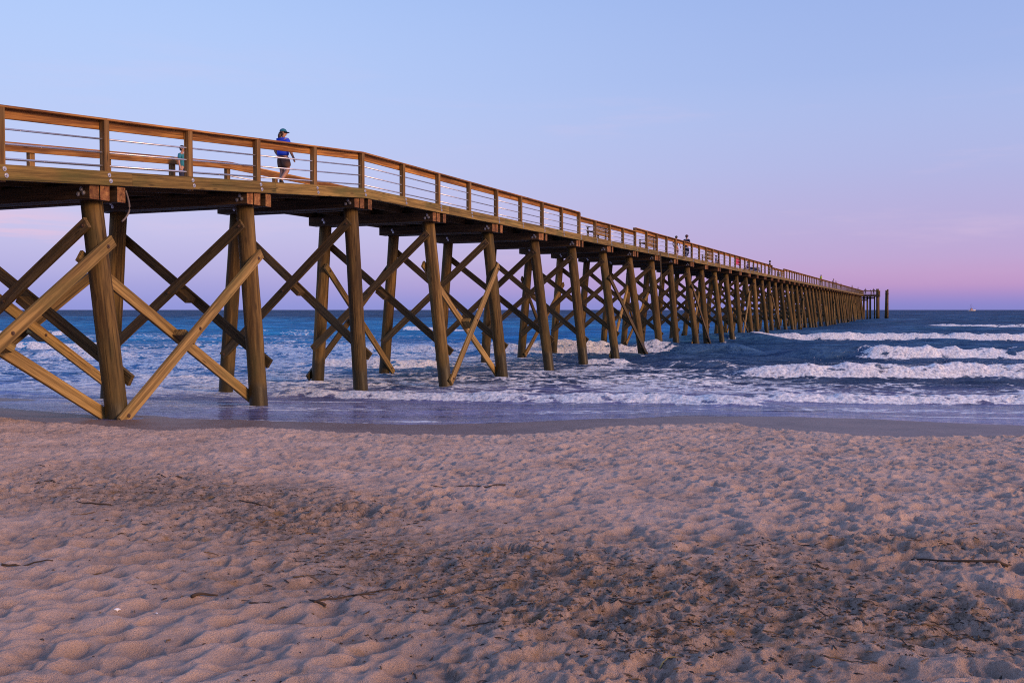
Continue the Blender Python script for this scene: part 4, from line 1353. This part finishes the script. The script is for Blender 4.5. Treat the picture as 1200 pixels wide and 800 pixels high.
for i in range(len(secs) - 1):
    for j in range(5): ff.append((i * 6 + j, (i + 1) * 6 + j, (i + 1) * 6 + j + 1, i * 6 + j + 1))
    ff.append((i * 6 + 5, (i + 1) * 6 + 5, (i + 1) * 6, i * 6))
ff.append((0, 1, 2, 3, 4, 5)); ff.append(tuple(reversed([30 + j for j in range(6)])))
mesh_obj('hull', vv, ff, M_WHITE, root)
b = MB(); b.box(-7.9, 7.0, -2.5, 2.5, -0.2, 0.3); b.build('boot_stripe', M_HULLD, root)
cb = MB(); cb.box(-3.0, 1.5, -1.6, 1.6, 1.6, 4.0); cb.box(-2.2, 1.0, -1.3, 1.3, 4.0, 5.6); cb = cb.build('cabin', M_CAB, root)
b = MB(); b.box(-1.9, 1.03, -1.33, 1.33, 4.5, 5.2); b.build('window', M_HULLD, cb)
b = MB(); b.tube([(-1.5, 0, 5.6), (-1.5, 0, 15)], [0.22, 0.10], 8); b.build('mast', M_MAST, root)
for s in (-1, 1):
    b = MB(); b.tube([(-1.2, 0.4 * s, 4.5), (-2.8 + 1.0 * s, 3.0 * s, 14.5)], [0.14, 0.08], 6); b.build('outrigger', M_MAST, root)
b = MB(); b.tube([(-2.0, 0, 6.0), (-9.5, 0, 4.6)], [0.16, 0.10], 6); b.build('boom', M_MAST, root)
b = MB(); b.tube([(-1.5, 0, 14.6), (8.2, 0, 3.5)], 0.06, 5); b.tube([(-1.5, 0, 14.6), (-7.8, 0, 2.0)], 0.06, 5); b.build('rigging', M_MAST, root)

# ------------------------------------------------------------------ driftwood, shells and wrack on the sand
def ground(X, Y): return float(sand_height(np.array([X]), np.array([Y]))[0])
def sand_at(px, py):
    """the point of the beach at which a ray of the photograph lands"""
    q = (px - 600) / F
    Y = 8.0
    for _ in range(9):
        z = float(beach_base(np.array([q * Y]), np.array([Y]))[0]) + 0.03
        Y = (CAM_Z - z) * F / (py - 363.0)
    return q * Y, Y
M_TWIG = plain('dark driftwood', (0.045, 0.028, 0.018), 0.85, 0, 0.4, 18)
M_TWIG2 = plain('brown reed', (0.12, 0.075, 0.04), 0.85, 0, 0.4, 18)
def stick(X, Y, ln, ang, r, mat, bend=0.15, fork=False, seed=0):
    r *= 0.72; ln *= 0.9
    rr = random.Random(seed)
    d = Vector((math.cos(ang), math.sin(ang), 0)); s = Vector((-d.y, d.x, 0))
    def pt(u, off):
        p = Vector((X, Y, 0)) + d * ln * (u - 0.5) + s * off
        p.z = ground(p.x, p.y)
        return p
    n = 9
    raw = [pt(k / (n - 1), bend * ln * (math.sin(k / (n - 1) * math.pi) - 0.5) + rr.uniform(-.01, .01) * ln) for k in range(n)]
    zs = [p.z for p in raw]
    # a stiff stick bridges hollows: hold it to a line near the high points
    zm = [0.5 * z + 0.5 * max(zs[max(0, i - 2):i + 3]) for i, z in enumerate(zs)]
    for p, z in zip(raw, zm): p.z = z + r * 0.7
    b = MB()
    b.tube(raw, [r * (1.0 - 0.55 * k / (n - 1)) for k in range(n)], 7)
    if fork:
        for (u, sg, fl) in ((0.45, 1, .35), (0.65, -1, .28), (0.25, 1, .2)):
            a = raw[int(u * (n - 1))]
            e = a + d * ln * fl * 0.7 + s * sg * ln * fl * 0.6
            e.z = ground(e.x, e.y) + r * 1.5
            m_ = a.lerp(e, .5); m_.z = max(a.z, e.z) + r
            b.tube([a, m_, e], [r * .6, r * .45, r * .25], 6)
    c = Vector(raw[n // 2])
    b.v = [tuple(Vector(v) - c) for v in b.v]
    o = b.build('driftwood_stick', mat, None, True)
    o.location = c
    return o
STK = [
    (1128, 664, 0.62, 2.75, .014, False, 'long dark stick on the sand near the right edge of the beach'),
    (402, 704, 0.42, 0.55, .009, True, 'forked dark twig lying among brown litter, in front of the ripples'),
    (478, 650, 0.36, 3.05, .008, False, 'straight thin dark stick on the trampled sand below mid beach'),
    (236, 701, 0.16, 0.5, .016, False, 'short thick dark chip of wood near the two white shells'),
    (368, 709, 0.14, 2.6, .011, False, 'short dark piece of wood left of the forked twig'),
    (445, 695, 0.30, 0.6, .008, False, 'slender dark twig lying to the right of the forked twig'),
    (28, 662, 0.34, 0.35, .011, False, 'dark curved stick close to the left edge of the beach'),
    (295, 592, 0.45, 2.6, .012, False, 'dark bent stick within the darkest litter patch'),
    (50, 569, 0.38, 0.25, .014, True, 'small forked branch on the upper beach at the left'),
    (105, 592, 0.40, 2.9, .012, False, 'dark twig a little seaward of the left litter patch'),
    (738, 716, 0.26, 2.95, .008, False, 'thin brown twig beside an orange lump of weed on churned sand'),
    (971, 712, 0.10, 1.4, .006, False, 'tiny twig sticking up from churned sand at lower right'),
    (548, 573, 0.85, 3.1, .010, False, 'long thin stem on pale sand beyond the middle of the beach'),
    (195, 560, 0.40, 2.7, .012, False, 'dark stick on the upper left beach before the wet sand'),
    (785, 783, 0.10, 0.1, .006, False, 'small yellowish reed stub at the bottom edge of the beach'),
]
for k, (px, py, ln, ang, r, fk, lab) in enumerate(STK):
    X, Y = sand_at(px, py)
    tag(stick(X, Y, ln, ang, r, M_TWIG if k != 14 else plain('straw', (0.42, 0.28, 0.10), 0.8), 0.10 if ln > .3 else .2, fk, k), lab, 'driftwood')
rr = random.Random(3)
cnt = 0
while cnt < 46:
    px, py = rr.uniform(10, 1190), 520 + 275 * rr.random() ** 1.4
    X, Y = sand_at(px, py)
    lm = float(litter_mask(np.array([X]), np.array([Y]))[0])
    if rr.random() > lm + 0.08: continue
    o = stick(X, Y, rr.uniform(.07, .24), rr.uniform(-.5, .7) + (math.pi if rr.random() < .5 else 0), rr.uniform(.0035, .0075), M_TWIG if rr.random() < .6 else M_TWIG2, .18, False, 100 + cnt)
    o.name = 'driftwood_twig'
    tag(o, 'short dark twig lying among the wrack on the trampled sand', 'driftwood', 'small twigs scattered over the sand')
    cnt += 1

# fine wrack nobody could count
b = MB()
def sand_at_many(px, py):
    q = (px - 600) / F
    Y = np.full(px.shape, 8.0)
    for _ in range(12):
        Y = (CAM_Z - beach_base(q * Y, Y) - 0.03) * F / (py - 363.0)
    return q * Y, Y
n_ = 60000
Xs, Ys = sand_at_many(rng.uniform(-60, 1260, n_), 515 + 290 * rng.random(n_) ** 1.3)
keep = rng.random(n_) < litter_mask(Xs, Ys) ** 2.2 + 0.012
Xs, Ys = Xs[keep][:4200], Ys[keep][:4200]
Zs = sand_height(Xs, Ys)
for X, Y, z in zip(Xs, Ys, Zs):
    ln = .01 + .055 * rr.random() ** 2; a = rr.uniform(0, 6.28); r = rr.uniform(.0015, .0045)
    d = Vector((math.cos(a), math.sin(a), rr.uniform(-.1, .25))) * ln
    p = Vector((X, Y, z + 0.003))
    b.tube([p - d * .5, p + Vector((rr.uniform(-.2, .2) * ln, rr.uniform(-.2, .2) * ln, .004)), p + d * .5], [r, r, r * .4], 4, 0 if rr.random() < .55 else 1)
tag(b.build('wrack_litter', [M_TWIG, M_TWIG2]), 'fine dark scraps of wrack and reed strewn over the sand', 'wrack', None, 'stuff')

M_SHELL = plain('white shell', (0.80, 0.76, 0.74), 0.4)
def shell(px, py, r, ang, label):
    X, Y = sand_at(px, py)
    z = ground(X, Y)
    vv, ff = [], []
    n, m_ = 14, 5
    for j in range(m_ + 1):
        for i in range(n + 1):
            u_ = -1.25 + 2.5 * i / n
            w_ = j / m_
            rad = r * w_ * (1 + 0.05 * (i % 2))
            vv.append((rad * math.sin(u_), rad * math.cos(u_), r * 0.42 * math.sin(w_ * math.pi * 0.8) * (1 - 0.25 * abs(u_))))
    for j in range(m_):
        for i in range(n): ff.append((j * (n + 1) + i, j * (n + 1) + i + 1, (j + 1) * (n + 1) + i + 1, (j + 1) * (n + 1) + i))
    k0 = len(vv)
    vv += [(x, y, q - 0.003) for x, y, q in vv]
    ff += [tuple(reversed([i + k0 for i in f])) for f in ff]
    o = mesh_obj('seashell', vv, ff, M_SHELL, None, None, True)
    o.location = (X, Y, z + 0.004)
    o.rotation_euler = (0.35, 0.1, ang)
    tag(o, label, 'shell', 'white shells on the near sand')
shell(133, 717, 0.019, 0.5, 'white broken shell on the sand, left and taller of two')
shell(181, 724, 0.013, 2.0, 'tiny white shell dot on the sand, right of the broken shell')

# ------------------------------------------------------------------ render settings
scene.view_settings.view_transform = 'Standard'
scene.view_settings.look = 'None'
scene.view_settings.exposure = 0.0
scene.view_settings.gamma = 1.0
scene.cycles.use_denoising = False
scene.cycles.max_bounces = 6
scene.cycles.pixel_filter_type = 'BLACKMAN_HARRIS'
scene.cycles.filter_width = 1.05
